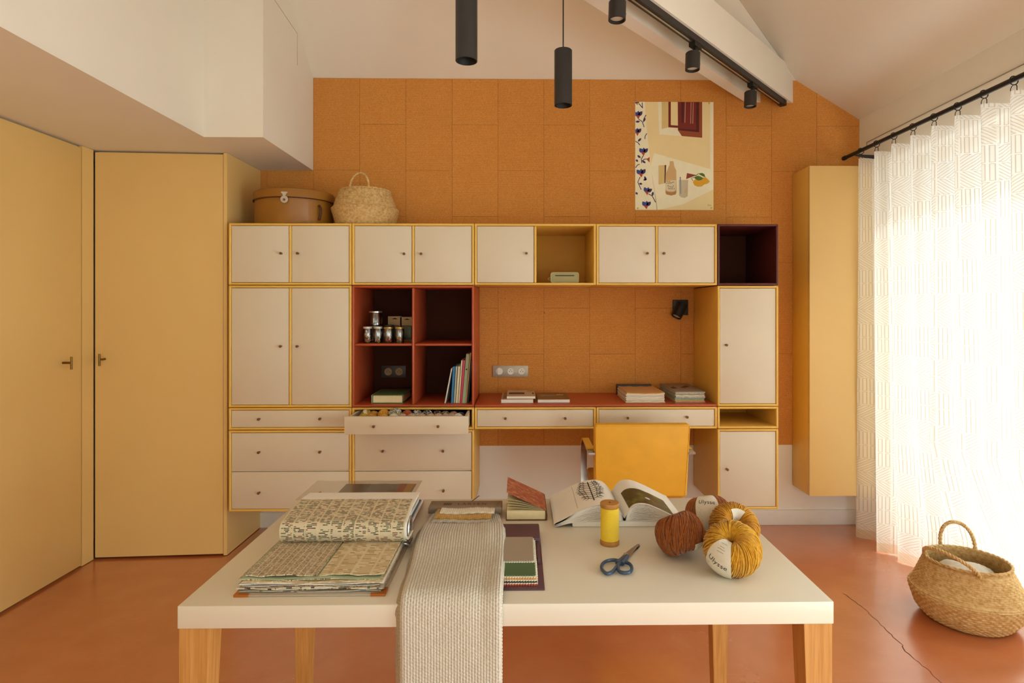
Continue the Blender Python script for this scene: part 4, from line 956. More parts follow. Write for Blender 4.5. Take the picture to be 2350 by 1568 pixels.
# ------------------------------------------------------------------ books and swatch stacks on the desk
ZK = ZD + .0005
def book(label, u0, u1, v0, yf, dep, h, m, z=None, spine_m=None, print_m=None, name='paperback', cat='book'):
    z = ZK if z is None else z; a, b = aty(u0, v0, yf).x, aty(u1, v0, yf).x
    t = T(name, label, cat, ((a + b) / 2, yf, z), 'books on the maroon desk')
    P(t, 'cover', MB().box(a, b, yf, yf + dep, z, z + .0015), m, smooth=0); P(t, 'cover', MB().box(a, b, yf, yf + dep, z + h - .0015, z + h), m, smooth=0)
    P(t, 'pages', MB().box(a + .001, b - .001, yf + .001, yf + dep - .001, z + .0016, z + h - .0016), 'paper'); P(t, 'spine', MB().box(a - .0004, a + .001, yf, yf + dep, z + .0003, z + h - .0003), m, smooth=0)
    if print_m:
        for q_ in print_m:
            m_, xa, xb, ya_, yb_ = q_
            P(t, 'cover_print', MB().box(lerp(a, b, xa), lerp(a, b, xb), yf + dep * ya_, yf + dep * yb_, z + h, z + h + .0003), m_, smooth=0)
    return t
mat('cover_tan', '#c9a77c', .45, .08, 20); mat('cover_brown', '#7d5c36', .4, .12, 14); mat('cover_pale', '#cdb493', .4, .06, 12)
book('thick paperback with a pale cover at the bottom of the small desk stack', 1150, 1224, 920, YF + .055, .30, .0215, 'cover_tan', print_m=[('cover_brown', .05, .97, .1, .95)])
book('smaller paperback with a brown print lying on top of the desk stack', 1163, 1229, 911, YF + .075, .26, .0145, 'cover_pale', z=ZK + .0222, print_m=[('ink_brown', .06, .62, .32, .60), ('ink_brown', .72, .93, .80, .84), ('ink_brown', .90, .95, .3, .6)])
book('single brown-covered paperback lying beside the small desk stack', 1234, 1308, 920, YF + .06, .27, .0205, 'cover_brown', print_m=[('grey_cover', .12, .58, .45, .7), ('cover_pale', .64, .86, .6, .72)])
def swatch_stack(name, label, u0, u1, yf, dep, layers, cover_m, rear, z=ZK, topm=None, fan=0):
    a, b = aty(u0, 915, yf).x, aty(u1, 915, yf).x; t = T(name, label, 'sample book', ((a + b) / 2, yf, z), 'fabric sample books on the desk'); zz = z
    P(t, 'back_cover', MB().box(a - .004, b + .004, yf - .006, yf + dep, zz, zz + .003, .0008), cover_m); zz += .0032
    rnd = random.Random(int(u0))
    for m, h in layers:
        dx0_, dx1_, df = rnd.uniform(-.004, .004), rnd.uniform(-.004, .004), rnd.uniform(-.004, .004)
        def f(u_, v_, d, zz=zz, h=h): 
            x = lerp(a + dx0_, b + dx1_, u_); sag = fan * (2 * u_ - 1) ** 2 * (zz - z) / .06 * (1 - .7 * v_)
            return (x, lerp(yf + df, yf + dep - .03, v_), zz + d + sag + .0008 * math.sin(u_ * 19 + zz * 900))
        P(t, 'swatch', MB().sheet(f, 22, 2, h * .94), m); zz += h
    if topm: P(t, 'front_cover', MB().box(a - .004, b + .004, yf - .006, yf + dep, zz + .0005, zz + .0035, .0008), topm[0]); [P(t, 'cover_print', MB().prism(pl, lambda p_, q_, d: (lerp(a, b, p_), yf + dep * q_, d), zz + .0035, zz + .0039), m_, smooth=0) for m_, pl in topm[1]]
    P(t, 'spine', MB().box(a - .006, a + (b - a) * (.96 if rear else .03), yf + dep - .028, yf + dep, z, zz + (.012 if rear else .002), .002), 'charcoal_cover' if rear else 'grey_cover')
    return t
L1 = [('swatch_cream', .0045), ('linen', .006), ('swatch_cream', .0055), ('knit_cream', .006), ('swatch_cream', .006), ('linen', .007), ('knit_cream', .007), ('swatch_cream', .006), ('swatch_tan', .005)]
swatch_stack('sample_book', 'stack of cream fabric swatches with a dark binding on the desk', 1437, 1525, YF + .055, .33, L1, 'swatch_tan', True, fan=.006)
mat('teal_cloth', '#8fa89a', .9, .15, 90); mat('peach_cloth', '#d4a06c', .9, .12, 90); mat('speckle', '#c9b89c', .9, .3, 160)
L2 = [('peach_cloth', .006), ('swatch_tan', .006), ('teal_cloth', .007), ('teal_cloth', .007), ('speckle', .007), ('swatch_cream', .006), ('teal_cloth', .006), ('speckle', .007), ('linen', .006)]
swatch_stack('sample_book', 'thick grey-covered swatch book by the yellow cupboard side, multicoloured edges', 1550, 1617, YF + .06, .36, L2, 'grey_cover', False,
             topm=('grey_cover', [('ink_brown', [(.05, .45), (.25, .6), (.3, .4), (.12, .33)]), ('ink_brown', [(.45, .5), (.8, .75), (.85, .6), (.55, .4)])]))
# ------------------------------------------------------------------ chair at the desk
mat('seat_leather', '#d08f1a', .5, .05, 9)
CXm = .633; CB = 3.0
t = T('armchair', 'yellow leather armchair with flat chrome arms, back towards the table', 'chair', (CXm, 3.25, 0))
bz0, bz1 = .43, .822
def backr(u, v, d):
    x = lerp(-.249, .249, u) * lerp(.985, 1.0, v); z = lerp(bz0, bz1, v); y = CB + .10 * (1 - v) ** 1.5 * .6 - .0 * v
    return x, y, z
mb = MB().box(-.249, .249, 0, .065, bz0, bz1, .012, 4)
mb.v = [(CXm + x * lerp(.978, 1.0, (z - bz0) / (bz1 - bz0)), CB + y + .05 * (1 - (z - bz0) / (bz1 - bz0)), z) for x, y, z in mb.v]
bk_ = P(t, 'backrest', mb, 'chair_leather')
def rim_pts():
    o = []
    for x, z in ((-.238, bz0 + .012), (-.244, bz1 - .012), (-.238, bz1 - .006), (.238, bz1 - .006), (.244, bz1 - .012), (.238, bz0 + .012)):
        k = (z - bz0) / (bz1 - bz0); o.append((CXm + x * lerp(.978, 1, k), CB - .0005 + .05 * (1 - k), z))
    return o
P(bk_, 'piping', MB().tube(rim_pts(), .0017, 6), 'chair_leather')
mb = MB().box(CXm - .235, CXm + .235, CB + .07, CB + .52, .395, .465, .02, 3); P(t, 'seat', mb, 'seat_leather')
def flatbar(path, w, th):
    """a flat bar lying across x, swept along a path in the y-z plane"""
    mb = MB(); n = len(path); vs = []
    for i, (x, y, z) in enumerate(path):
        a, b = path[max(i - 1, 0)], path[min(i + 1, n - 1)]; d = Vector((0, b[1] - a[1], b[2] - a[2])).normalized(); nn = Vector((0, -d.z, d.y))
        for sx_, sn in ((-1, -1), (1, -1), (1, 1), (-1, 1)): vs.append((x + sx_ * w / 2, y + nn.y * sn * th / 2, z + nn.z * sn * th / 2))
    fs = [(i * 4 + k, i * 4 + (k + 1) % 4, (i + 1) * 4 + (k + 1) % 4, (i + 1) * 4 + k) for i in range(n - 1) for k in range(4)] + [(0, 1, 2, 3), tuple((n - 1) * 4 + k for k in (3, 2, 1, 0))]
    return mb.add(vs, fs)
for s_ in (-1, 1):
    x = CXm + s_ * .262
    pth = [(x, CB + .02, .668), (x, CB + .30, .676)] + [(x, CB + .30 + .10 * math.sin(R(a)), .576 + .10 * math.cos(R(a))) for a in range(10, 91, 10)] + [(x, CB + .405, .50), (x, CB + .395, .40), (x, CB + .36, .26), (x, CB + .30, .12)] + \
          [(x, CB + .30 - .1 + .1 * math.cos(R(a)) - .03, .112 - .1 * math.sin(R(a))) for a in range(20, 91, 14)] + [(x, CB + .02, .0095)]
    fb = P(t, 'frame_bar', flatbar(pth, .035, .010), 'chrome')
    pd = [(x, CB + .09, .6775), (x, CB + .30, .6835)] + [(x, CB + .30 + .107 * math.sin(R(a)), .576 + .107 * math.cos(R(a))) for a in range(15, 61, 15)]
    P(t, 'arm_pad', flatbar(pd, .037, .008), 'chair_leather')
P(t, 'cross_bar', MB().box(CXm - .262, CXm + .262, CB + .10, CB + .135, .375, .392, .002), 'chrome')

# ------------------------------------------------------------------ straw basket on the floor with a cloth in it
c = Vector((2.048, 2.640, 0))
basket('belly_basket', 'large straw belly basket with two handles on the floor by the curtain', c,
       [(0, .150, 0), (.05, .172, .006), (.20, .205, .045), (.38, .228, .112), (.44, .232, .130), (.47, .228, .140), (.50, .219, .145), (.68, .196, .195), (.90, .168, .258), (1, .165, .272)],
       sx=1.0, sy=.93, rz=R(-18), n=168, pitch=.009,
       handles=[arch((-.055, .148, .262), (.085, .135, .258), .125, (.0, .03, 0), sq=.7), arch((-.152, .010, .262), (-.005, -.156, .255), .075, (-.055, -.03, 0), sq=.75)])
def rag(u, v, d=0):
    a = 2 * math.pi * u; r = .135 * v
    return (c.x - .005 + r * math.cos(a), c.y + .01 + r * math.sin(a) * .9, .195 + .055 * (1 - v * v) + .012 * math.sin(3 * a + 1) * v + .010 * math.sin(5 * a + 7 * v) * v + d)
mb = MB().grid(rag, 48, 10); S('linen_cloth', mb, 'linen', 'crumpled off-white linen cloth inside the floor basket', 'cloth', smooth=180)

# ------------------------------------------------------------------ things on the table
Z0 = TZ + .0004
# --- thread spool
c = Vector((.2555, 1.662, Z0)); t = T('thread_spool', 'wooden spool wound with bright yellow thread standing on the table', 'spool', c)
P(t, 'core', MB().lathe([(.0272, 0), (.0275, .002), (.0275, .010), (.0265, .0125), (.021, .013), (.021, .105), (.0265, .1055), (.0275, .108), (.0275, .116), (.026, .118), (.0035, .118), (.0035, .108)], 40, c), 'spool_wood')
th = [(.0215, .0128)]
for k in range(62): th += [(.0262, .0135 + k * .00148), (.0256, .0135 + (k + .5) * .00148)]
P(t, 'thread', MB().lathe(th + [(.0215, .1055)], 40, c, cap=False), 'thread_yellow')
P(t, 'centre_hole', MB().lathe([(.0033, .1182), (0, .1183)], 14, c, cap=False), 'hole')
# --- scissors
pv = atz(1436, 1280, TZ); tip = atz(1467, 1254, TZ); d2 = Vector((tip.x - pv.x, tip.y - pv.y, 0)).normalized(); n2 = Vector((-d2.y, d2.x, 0))
t = T('scissors', 'scissors with blue-grey plastic handles lying on the table', 'scissors', (pv.x, pv.y, Z0))
Ls = (Vector((tip.x, tip.y)) - Vector((pv.x, pv.y))).length
def sc(a, b, z): p_ = pv + d2 * a + n2 * b; return (p_.x, p_.y, z)
P(t, 'blade', MB().prism([(-.015, -.009), (.01, -.010), (Ls, -.001), (Ls - .004, .004), (.01, .007), (-.015, .006)], sc, Z0 + .0045, Z0 + .0065), 'blade', smooth=0)
P(t, 'blade', MB().prism([(-.015, -.008), (.01, -.006), (Ls, .002), (Ls - .004, -.004), (.01, .010), (-.015, .008)], sc, Z0 + .002, Z0 + .004), 'blade', smooth=0)
P(t, 'pivot', MB().lathe([(.0065, 0), (.0065, .0025), (.005, .0035), (0, .0036)], 18, (pv.x, pv.y, Z0 + .0080)), 'silver')
def handle(pts, r, zc_, hub):
    mb = MB(); n = len(pts); P3 = [Vector((p_[0], p_[1], zc_)) for p_ in pts]
    fine = []
    for i in range(n):
        p0, p1, p2, p3 = P3[i - 1], P3[i], P3[(i + 1) % n], P3[(i + 2) % n]
        for k in range(5):
            s_ = k / 5; fine.append(.5 * ((2 * p1) + (p2 - p0) * s_ + (2 * p0 - 5 * p1 + 4 * p2 - p3) * s_ ** 2 + (3 * p1 - p0 - 3 * p2 + p3) * s_ ** 3))
    mb.tube(fine, r, 8, closed=True); mb.v = [(x, y, zc_ + (z - zc_) * 1.15) for x, y, z in mb.v]
    mb.tube([Vector((a, b, zc_)) for a, b in hub], [r * 1.35, r * 1.5, r * 1.5], 10)
    return mb
px3 = lambda u, v: tuple(atz(u, v, Z0 + .006)[:2])
hp = lambda l: [px3(*q_) for q_ in l]
P(t, 'handle', handle(hp([(1381, 1307), (1383, 1296), (1394, 1289), (1410, 1287), (1421, 1291), (1415, 1302), (1405, 1314), (1392, 1318)]), .0042, Z0 + .0075, hp([(1416, 1294), (1424, 1288), (1437, 1280)])), 'handle_blue')
P(t, 'handle', handle(hp([(1418, 1306), (1420, 1297), (1430, 1292), (1444, 1296), (1450, 1305), (1447, 1314), (1434, 1317), (1422, 1314)]), .0042, Z0 + .0080, hp([(1428, 1296), (1434, 1288), (1439, 1279)])), 'handle_blue')

# --- the four balls of yarn
def skein(label, c, m, R_=.0345, a_=.031, b_=.047, axis=(0, 0, 1), spin=0, band=None, n=112, drift=50, seed=1):
    """a soft ball wound around a hollow centre: strands pass through the core and over the outside"""
    c = Vector(c); q_ = Vector((0, 0, 1)).rotation_difference(Vector(axis).normalized()); rnd = random.Random(seed)
    def surf(phi, th_, off=0):
        ct = math.cos(th_); r = R_ + (a_ + off) * ct; h = (b_ + off) * math.sin(th_) * (1 - .06 * ct)
        p_ = Vector((max(r, .0015) * math.cos(phi + spin), max(r, .0015) * math.sin(phi + spin), h)); return q_ @ p_
    low = min((surf(i * .2, j * .2).z for i in range(32) for j in range(32)))
    base = Vector((c.x, c.y, TZ - low + .0005)); t = T('yarn_ball', label, 'yarn', (c.x, c.y, TZ + .0005), 'knitting yarn balls on the table')
    mb = MB(); N1, N2 = 40, 20; vs = [base + surf(2 * math.pi * i / N1, 2 * math.pi * j / N2, -.0022) for i in range(N1) for j in range(N2)]
    mb.add(vs, [(i * N2 + j, i * N2 + (j + 1) % N2, ((i + 1) % N1) * N2 + (j + 1) % N2, ((i + 1) % N1) * N2 + j) for i in range(N1) for j in range(N2)]); core = P(t, 'core', mb, m)
    mb = MB()
    for k in range(n):
        ph = 2 * math.pi * k / n + rnd.uniform(-.02, .02); dr = R(drift) * rnd.uniform(.6, 1.3); o = rnd.uniform(-.0012, .0014)
        mb.tube([base + surf(ph + dr * (th_ / (2 * math.pi)), th_, o + .0008 * math.sin(9 * th_ + k)) for th_ in [-2.7 + 5.4 * i / 26 for i in range(27)]], .00165, 5)
    for k in range(n // 5):
        ph = rnd.uniform(0, 6.28); dr = R(drift * 1.9) * rnd.uniform(.8, 1.4)
        mb.tube([base + surf(ph + dr * (th_ / (2 * math.pi)), th_, .0016) for th_ in [-2.4 + 4.8 * i / 26 for i in range(27)]], .0016, 5)
    w = P(t, 'strands', mb, m); w['kind'] = 'stuff'
    if band:
        p0, p1, t0, t1, txt = band
        lb = P(t, 'paper_label', MB().sheet(lambda u, v, d: base + surf(lerp(p0, p1, u), lerp(t0, t1, v), .0036 + d), 16, 24, .0004), 'label_paper')
        if txt:
            ttl, tc, ts, rot_, small = txt
            def put(body, size, u0, v0, sp=1.0):
                vs_, fs_ = text_mesh(body, size, sp); rr_ = R_ + a_
                o = []
                for q3 in vs_:
                    x_, y_ = q3.x * math.cos(rot_) - q3.y * math.sin(rot_), q3.x * math.sin(rot_) + q3.y * math.cos(rot_)
                    o.append(base + surf(lerp(p0, p1, u0) + x_ / rr_, lerp(t0, t1, v0) + y_ / b_, .0045))
                return MB().add(o, fs_)
            P(lb, 'brand_lettering', put(ttl, ts, .5, tc, 1.06), 'ink', smooth=0)
            mb = MB()
            for v_, wd in small:
                w_ = (p1 - p0) * .40 * wd
                for dv in (0,):
                    pc_ = (p0 + p1) / 2; tv = lerp(t0, t1, v_)
                    mb.add([base + surf(pc_ - w_, tv, .0045), base + surf(pc_ + w_, tv, .0045), base + surf(pc_ + w_, tv + .022, .0045), base + surf(pc_ - w_, tv + .022, .0045)], [(0, 1, 2, 3)])
            if small: P(lb, 'small_print', mb, 'header_grey', smooth=0)
    return t
D = math.pi / 180
skein('rust brown yarn ball without visible lettering, nearest the scissors', (.434, 1.580, 0), 'yarn_rust', R_=.034, a_=.030, b_=.047, axis=(-.30, .42, .85), spin=.4, drift=95, seed=3, band=(-95 * D, -62 * D, -110 * D, -52 * D, None))
skein('brown yarn ball at the back with an upright label reading Ulysse', (.562, 1.732, 0), 'yarn_brown', b_=.046, axis=(-.05, .42, .9), drift=28, seed=5,
      band=(-136 * D, -76 * D, -75 * D, 168 * D, ('Ulysse', .46, .0180, -.16, [(.38, .9), (.35, .7), (.32, .85), (.29, .85), (.26, .7), (.23, .85), (.20, .8), (.60, .5), (.64, .6)])))
skein('golden yarn ball leaning open towards the back, behind the front one', (.598, 1.620, 0), 'yarn_gold_deep', R_=.041, a_=.0255, b_=.040, axis=(.05, -.70, .70), drift=40, seed=8, band=(45 * D, 118 * D, 105 * D, 215 * D, None))
skein('golden yarn ball in front with a tilted label reading Ulysse', (.538, 1.472, 0), 'yarn_gold', R_=.0365, a_=.033, b_=.048, axis=(-.22, -.52, .9), drift=62, seed=11,
      band=(-168 * D, -112 * D, -95 * D, 140 * D, ('Ulysse', .50, .0190, -.24, [(.42, .9), (.66, .4), (.70, .5), (.74, .35), (.80, .6)])))

# --- open picture book lying on a closed one
by0, by1 = 1.785, 2.045
xg = .320
def page_z(s_, side):
    """height of the open page over the table; s_ = 0 at the gutter, 1 at the fore edge"""
    if side < 0: return interp([(0, .024), (.10, .060), (.25, .071), (.45, .066), (.70, .045), (1, .012)], s_)[0]
    return interp([(0, .024), (.08, .058), (.18, .070), (.35, .069), (.60, .048), (1, .010)], s_)[0]
def page_x(s_, side): return xg + side * ((.212 if side < 0 else .195) * s_ * .985 + .004 * math.sin(s_ * 3))
bt_ = T('open_book', 'large open picture book with a tree drawing and a green photograph', 'book', (xg, (by0 + by1) / 2, Z0))
P(bt_, 'cover', MB().box(xg - .16, xg + .115, by0 + .004, by1 - .01, Z0, Z0 + .018, .002), 'paper')
smoothz = {}
def leafz(s_, side, k):
    # k = 0 top page .. 1 lowest page; smoothed profile
    acc_ = 0
    for q_ in (-.06, -.03, 0, .03, .06): acc_ += page_z(min(1, max(0, s_ + q_)), side)
    top = acc_ / 5 if s_ > .02 else .026
    bot = interp([(0, .019), (.15, .021), (.5, .020), (.8, .012), (1, .0015)], s_)[0]
    return lerp(top, bot, k)
def leafx(s_, side, k): return page_x(s_ * (1 - .03 * k) + (.05 * k * s_ if side < 0 else .0), side) + (-.012 if side < 0 else .006) * (.5 - abs(k - .5)) * s_
def sheet_(side, k, t_): 
    return MB().sheet(lambda u, v, d: (leafx(u, side, k), lerp(by0, by1, v) + (.006 * k if side < 0 else .004 * k) * (1 - 2 * v) * 0, Z0 + leafz(u, side, k) + d), 26, 4, t_)
for side in (-1, 1):
    for k in (1.0, .91, .82, .73, .64, .55, .46, .38, .30, .22, .15, .08, 0): P(bt_, 'page', sheet_(side, k, .0022 if k else .0006), 'paper', smooth=60)
def on_page(s_, v, side, off=.0011): return (leafx(s_, side, 0), lerp(by0, by1, v), Z0 + leafz(s_, side, 0) + off)
tree = []
rnd = random.Random(4)
def seg(a, b, w): 
    n = 6; L_ = []; d = Vector((b[0] - a[0], b[1] - a[1])); l = d.length or 1; px_, py_ = -d.y / l * w, d.x / l * w
    return [((lerp(a[0], b[0], i / n)), lerp(a[1], b[1], i / n), px_, py_) for i in range(n + 1)]
mbt = MB()
def stroke(a, b, w=.006):
    q_ = seg(a, b, w); vs_ = [on_page(x + px_, y + py_, -1) for x, y, px_, py_ in q_] + [on_page(x - px_, y - py_, -1) for x, y, px_, py_ in q_]; n = len(q_)
    mbt.add(vs_, [(i, i + 1, n + i + 1, n + i) for i in range(n - 1)])
cxs = .40
stroke((cxs, .18), (cxs, .92), .009)
for k in range(9):
    y = .25 + k * .075; l = .22 * (1 - .35 * abs(k - 4) / 4); up = .10
    for sd in (-1, 1):
        e_ = (cxs + sd * l, y + up + rnd.uniform(-.02, .03)); stroke((cxs, y), e_, .006)
        for j in (.4, .7): b_ = (lerp(cxs, e_[0], j), lerp(y, e_[1], j)); stroke(b_, (b_[0] + sd * .06, b_[1] - .05 + rnd.uniform(0, .08)), .004); stroke(b_, (b_[0] + sd * .02, b_[1] + .07), .004)
P(bt_, 'tree_drawing', mbt, 'ink', smooth=0)
fr_ = MB()
for a, b in (((.66, .10), (.66, .95)),):
    q_ = seg(a, b, .0025); vs_ = [on_page(x + px_, y + py_, -1) for x, y, px_, py_ in q_] + [on_page(x - px_, y - py_, -1) for x, y, px_, py_ in q_]; n = len(q_); fr_.add(vs_, [(i, i + 1, n + i + 1, n + i) for i in range(n - 1)])
P(bt_, 'page_rule', fr_, 'grey_cover', smooth=0)
m_, n_, b_ = newmat('garden_photo'); v_ = n_.coord('Object')
n_.l.new(n_.ramp(n_.noise(v_, 26, 5, .65), [(.35, lin('#2e2a1c')), (.5, lin('#4d4a26')), (.62, lin('#6f7434')), (.74, lin('#a59a78'))]), b_.inputs['Base Color']); b_.inputs['Roughness'].default_value = .3
P(bt_, 'photograph', MB().grid(lambda u, v: on_page(lerp(.08, .93, u), lerp(.05, .62, v), 1, .0009), 22, 4), 'garden_photo')
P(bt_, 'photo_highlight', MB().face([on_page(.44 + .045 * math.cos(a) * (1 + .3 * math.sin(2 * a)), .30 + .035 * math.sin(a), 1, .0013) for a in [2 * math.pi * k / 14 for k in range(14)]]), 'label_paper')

# --- small old diary with a marbled cover lifted open
x0, x1, y0, y1 = -.044, .081, 1.848, 2.008; zt_ = Z0 + .030
t = T('diary', 'small old book with a red-brown patterned cover standing half open', 'book', ((x0 + x1) / 2, y0, Z0))
m_, n_, b_ = newmat('marbled'); v_ = n_.coord('Object')
n_.l.new(n_.ramp(n_.noise(v_, 55, 6, .75), [(.35, lin('#8c3f26')), (.52, lin('#a95a38')), (.66, lin('#c98a5c'))]), b_.inputs['Base Color']); b_.inputs['Roughness'].default_value = .7
P(t, 'back_cover', MB().box(x0 - .003, x1 + .003, y0 - .003, y1 + .003, Z0, Z0 + .0025, .001), 'ink_brown')
P(t, 'pages', MB().box(x0, x1 - .002, y0, y1, Z0 + .0026, zt_, .001), 'paper_cream')
P(t, 'spine', MB().prism([(x1 - .001, 0), (x1 + .004, .003), (x1 + .005, .015), (x1 + .003, .030), (x1 - .001, .032)], lambda a, b, d: (a, d, Z0 + b), y0 - .003, y1 + .003), 'ink_brown')
ang = R(25)
def cov(a, d, h): return (x1 - a * math.cos(ang) - h * math.sin(ang) * 0, d, zt_ + .001 + a * math.sin(ang) + h)
P(t, 'front_cover', MB().prism([(0, 0), (.138, 0), (.138, .0025), (0, .0025)], lambda a, b, d: cov(a, d, b), y0 - .002, y1 + .002), 'marbled', smooth=0)
for k in range(4):
    P(t, 'page', MB().sheet(lambda u, v, d, k=k: (x1 - .004 - .118 * u, lerp(y0 + .002, y1 - .002, v), zt_ + .0008 + (.118 * u) * math.tan(ang) * (.14 + .16 * k) + .006 * (k + 1) / 4 * math.sin(math.pi * u) + d), 14, 1, .0006), 'paper_cream')

# --- purple swatch book, half under the knitted cloth
t = T('sample_book', 'purple folder of grey and green swatches with pinked edges on the table', 'sample book', (-.02, 1.39, Z0))
P(t, 'back_board', MB().box(-.060, .058, 1.387, 1.690, Z0, Z0 + .004, .001), 'purple')
P(t, 'header', MB().box(-.060, .056, 1.640, 1.752, Z0 + .0005, Z0 + .026, .004), 'purple')
P(t, 'strap', MB().box(.044, .052, 1.52, 1.645, Z0 + .004, Z0 + .018, .001), 'purple')
def pinked(y0_, x1_, z, m, amp=.0016, name='swatch'):
    out = [(-.058, 1.644)]; y = 1.644
    n = int((1.644 - y0_) / .005)
    right = [(x1_ + (amp if i % 2 else -amp), lerp(1.644, y0_, i / n)) for i in range(n + 1)]; nx_ = int((x1_ + .112) / .005)
    front = [(lerp(x1_, -.058, i / nx_), y0_ + (amp if i % 2 else -amp)) for i in range(1, nx_ + 1)]
    P(t, name, MB().prism([(-.058, 1.644)] + right[0:1] + right[1:] + front, lambda a, b, d: (a, b, d), z, z + .0022), m, smooth=0)
for i, (yy, xx, m) in enumerate(((1.402, .040, 'swatch_red'), (1.405, .041, 'swatch_cream'), (1.407, .039, 'charcoal_cover'), (1.409, .041, 'swatch_cream'), (1.412, .038, 'swatch_tan'), (1.416, .040, 'swatch_cream'), (1.420, .036, 'swatch_green'), (1.488, .036, 'swatch_cream'), (1.491, .034, 'swatch_grey'))):
    pinked(yy, xx, Z0 + .0045 + i * .0026, m)

# --- long knitted sample hanging from its header board and over the table edge
t = T('knit_sample', 'long ribbed pale grey knitted sample with a header board, draped over the table edge', 'fabric sample', (-.17, 1.65, Z0))
hx0, hx1 = -.296, -.060
P(t, 'header_board', MB().box(hx0, hx1, 1.868, 1.936, Z0 + .014, Z0 + .035, .003), 'header_grey')
vs_, fs_ = text_mesh('LARSEN', .0235, 1.35); P(t, 'brand_lettering', MB().add([(-.158 + v_.x * .92, 1.900 + v_.y * 1.15, Z0 + .0354) for v_ in vs_], fs_), 'header_ink', smooth=0)
lg = MB()
for k in range(4): 
    xx = -.247 + k * .0065; lg.add([(xx - .0018 - .001, 1.889, Z0 + .0354), (xx + .0018 - .001, 1.889, Z0 + .0354), (xx + .0018 + .001, 1.911, Z0 + .0354), (xx - .0018 + .001, 1.911, Z0 + .0354)], [(0, 1, 2, 3)])
for yy in (1.894, 1.902): lg.add([(-.251, yy, Z0 + .03545), (-.224, yy, Z0 + .03545), (-.224, yy + .003, Z0 + .03545), (-.251, yy + .003, Z0 + .03545)], [(0, 1, 2, 3)])
P(t, 'brand_mark', lg, 'header_ink', smooth=0)
P(t, 'pin', MB().tube([(-.165, 1.925, Z0 + .033), (-.150, 1.940, Z0 + .040), (-.138, 1.950, Z0 + .046)], .0012, 5), 'header_ink'); P(t, 'pin', MB().tube([(-.083, 1.872, Z0 + .0356), (-.070, 1.925, Z0 + .0358)], .0008, 5), 'silver')
# centre line of the cloth: (along, y, z)
CL = [(0, 1.905, .010), (.06, 1.847, .011), (.12, 1.790, .014), (.17, 1.742, .026), (.24, 1.675, .031), (.34, 1.595, .030), (.46, 1.475, .028), (.55, 1.385, .027), (.585, 1.350, .0255), (.605, 1.331, .020), (.622, 1.319, .008), (.64, 1.3135, -.010), (.70, 1.312, -.07), (1.08, 1.313, -.45)]
def cl(s_):
    a = interp(CL, s_ - .012); b = interp(CL, s_); c_ = interp(CL, s_ + .012); return ((a[0] + b[0] + c_[0]) / 3, (a[1] + b[1] + c_[1]) / 3)
XLs = [(0, -.290), (.08, -.296), (.16, -.302), (.28, -.298), (.42, -.287), (.58, -.279), (1.08, -.277)]; XRs = [(0, -.068), (.08, -.058), (.16, -.046), (.28, -.040), (.42, -.0385), (.58, -.039), (1.08, -.040)]
RIB = 35; LEN = 1.08
def knit_surface(dz, xin, amp, ribs=RIB, stitch=.0085):
    def f(u, v, d):
        s_ = v * LEN; y, z = cl(s_); y2, z2 = cl(min(LEN, s_ + .004)); ty, tz = y2 - y, z2 - z; l = math.hypot(ty, tz) or 1; ny, nz = tz / l, -ty / l
        xl, xr = interp(XLs, s_)[0] + xin, interp(XRs, s_)[0] - xin * .3; x = lerp(xl, xr, u)
        k = u * ribs; rib = abs(math.cos(math.pi * k)); zig = math.sin(2 * math.pi * s_ / stitch + math.pi * (int(k + .5) % 2))
        hgt = amp * (rib ** .7) * (1 + .30 * zig)
        edge = min(u, 1 - u); lift = -.010 * max(0, 1 - edge / .05) ** 2
        wv_ = .003 * math.sin(s_ * 23 + u * 2.5) * (1 if s_ < .5 else .4) + .004 * math.exp(-((u - .80) / .08) ** 2) * math.sin(s_ * 8)
        o = dz + hgt + wv_ + lift if d else dz - .006 + wv_ * .5 + lift * .4
        return (x + .0009 * zig, y + ny * o, max(Z0 + .0006, Z0 + z + nz * o) if s_ < .57 else Z0 + z + nz * o)
    return f
P(t, 'knitted_cloth', MB().sheet(knit_surface(.002, .006, .0029, stitch=.0078), RIB * 7, 440, 1), 'knit_grey', smooth=180)
P(t, 'under_layer', MB().sheet(lambda u, v, d: (lambda q_: (q_[0] - .006, q_[1] + (.004 if v * LEN > .59 else 0), q_[2] - (.007 if v * LEN < .6 else 0)) if True else 0)(knit_surface(-.004, 0, .0012, 22)(u * .22, lerp(.12, 1, v), d)), 30, 120, 1), 'knit_edge', smooth=180)
def tuft(name, xa, xb, ya_, yb_, z, m, h=.006):
    def f(u, v, d):
        x = lerp(xa, xb, u); y = lerp(yb_, ya_, v); return (x, y + .002 * math.sin(u * 40), Z0 + z - .010 * v * 0 + (d and h + .0006 * math.cos(u * math.pi * 60)) + .0015 * math.sin(u * 7 + z * 300))
    return P(t, name, MB().sheet(f, 144, 4, 1), m, smooth=180)
tuft('small_swatch', -.274, -.094, 1.752, 1.868, .0160, 'knit_taupe', .0050)
tuft('small_swatch', -.270, -.091, 1.768, 1.868, .0210, 'knit_silver', .0045)
tuft('small_swatch', -.264, -.089, 1.787, 1.868, .0255, 'knit_tan', .0045)
tuft('small_swatch', -.252, -.082, 1.822, 1.870, .0300, 'knit_cream', .0040)

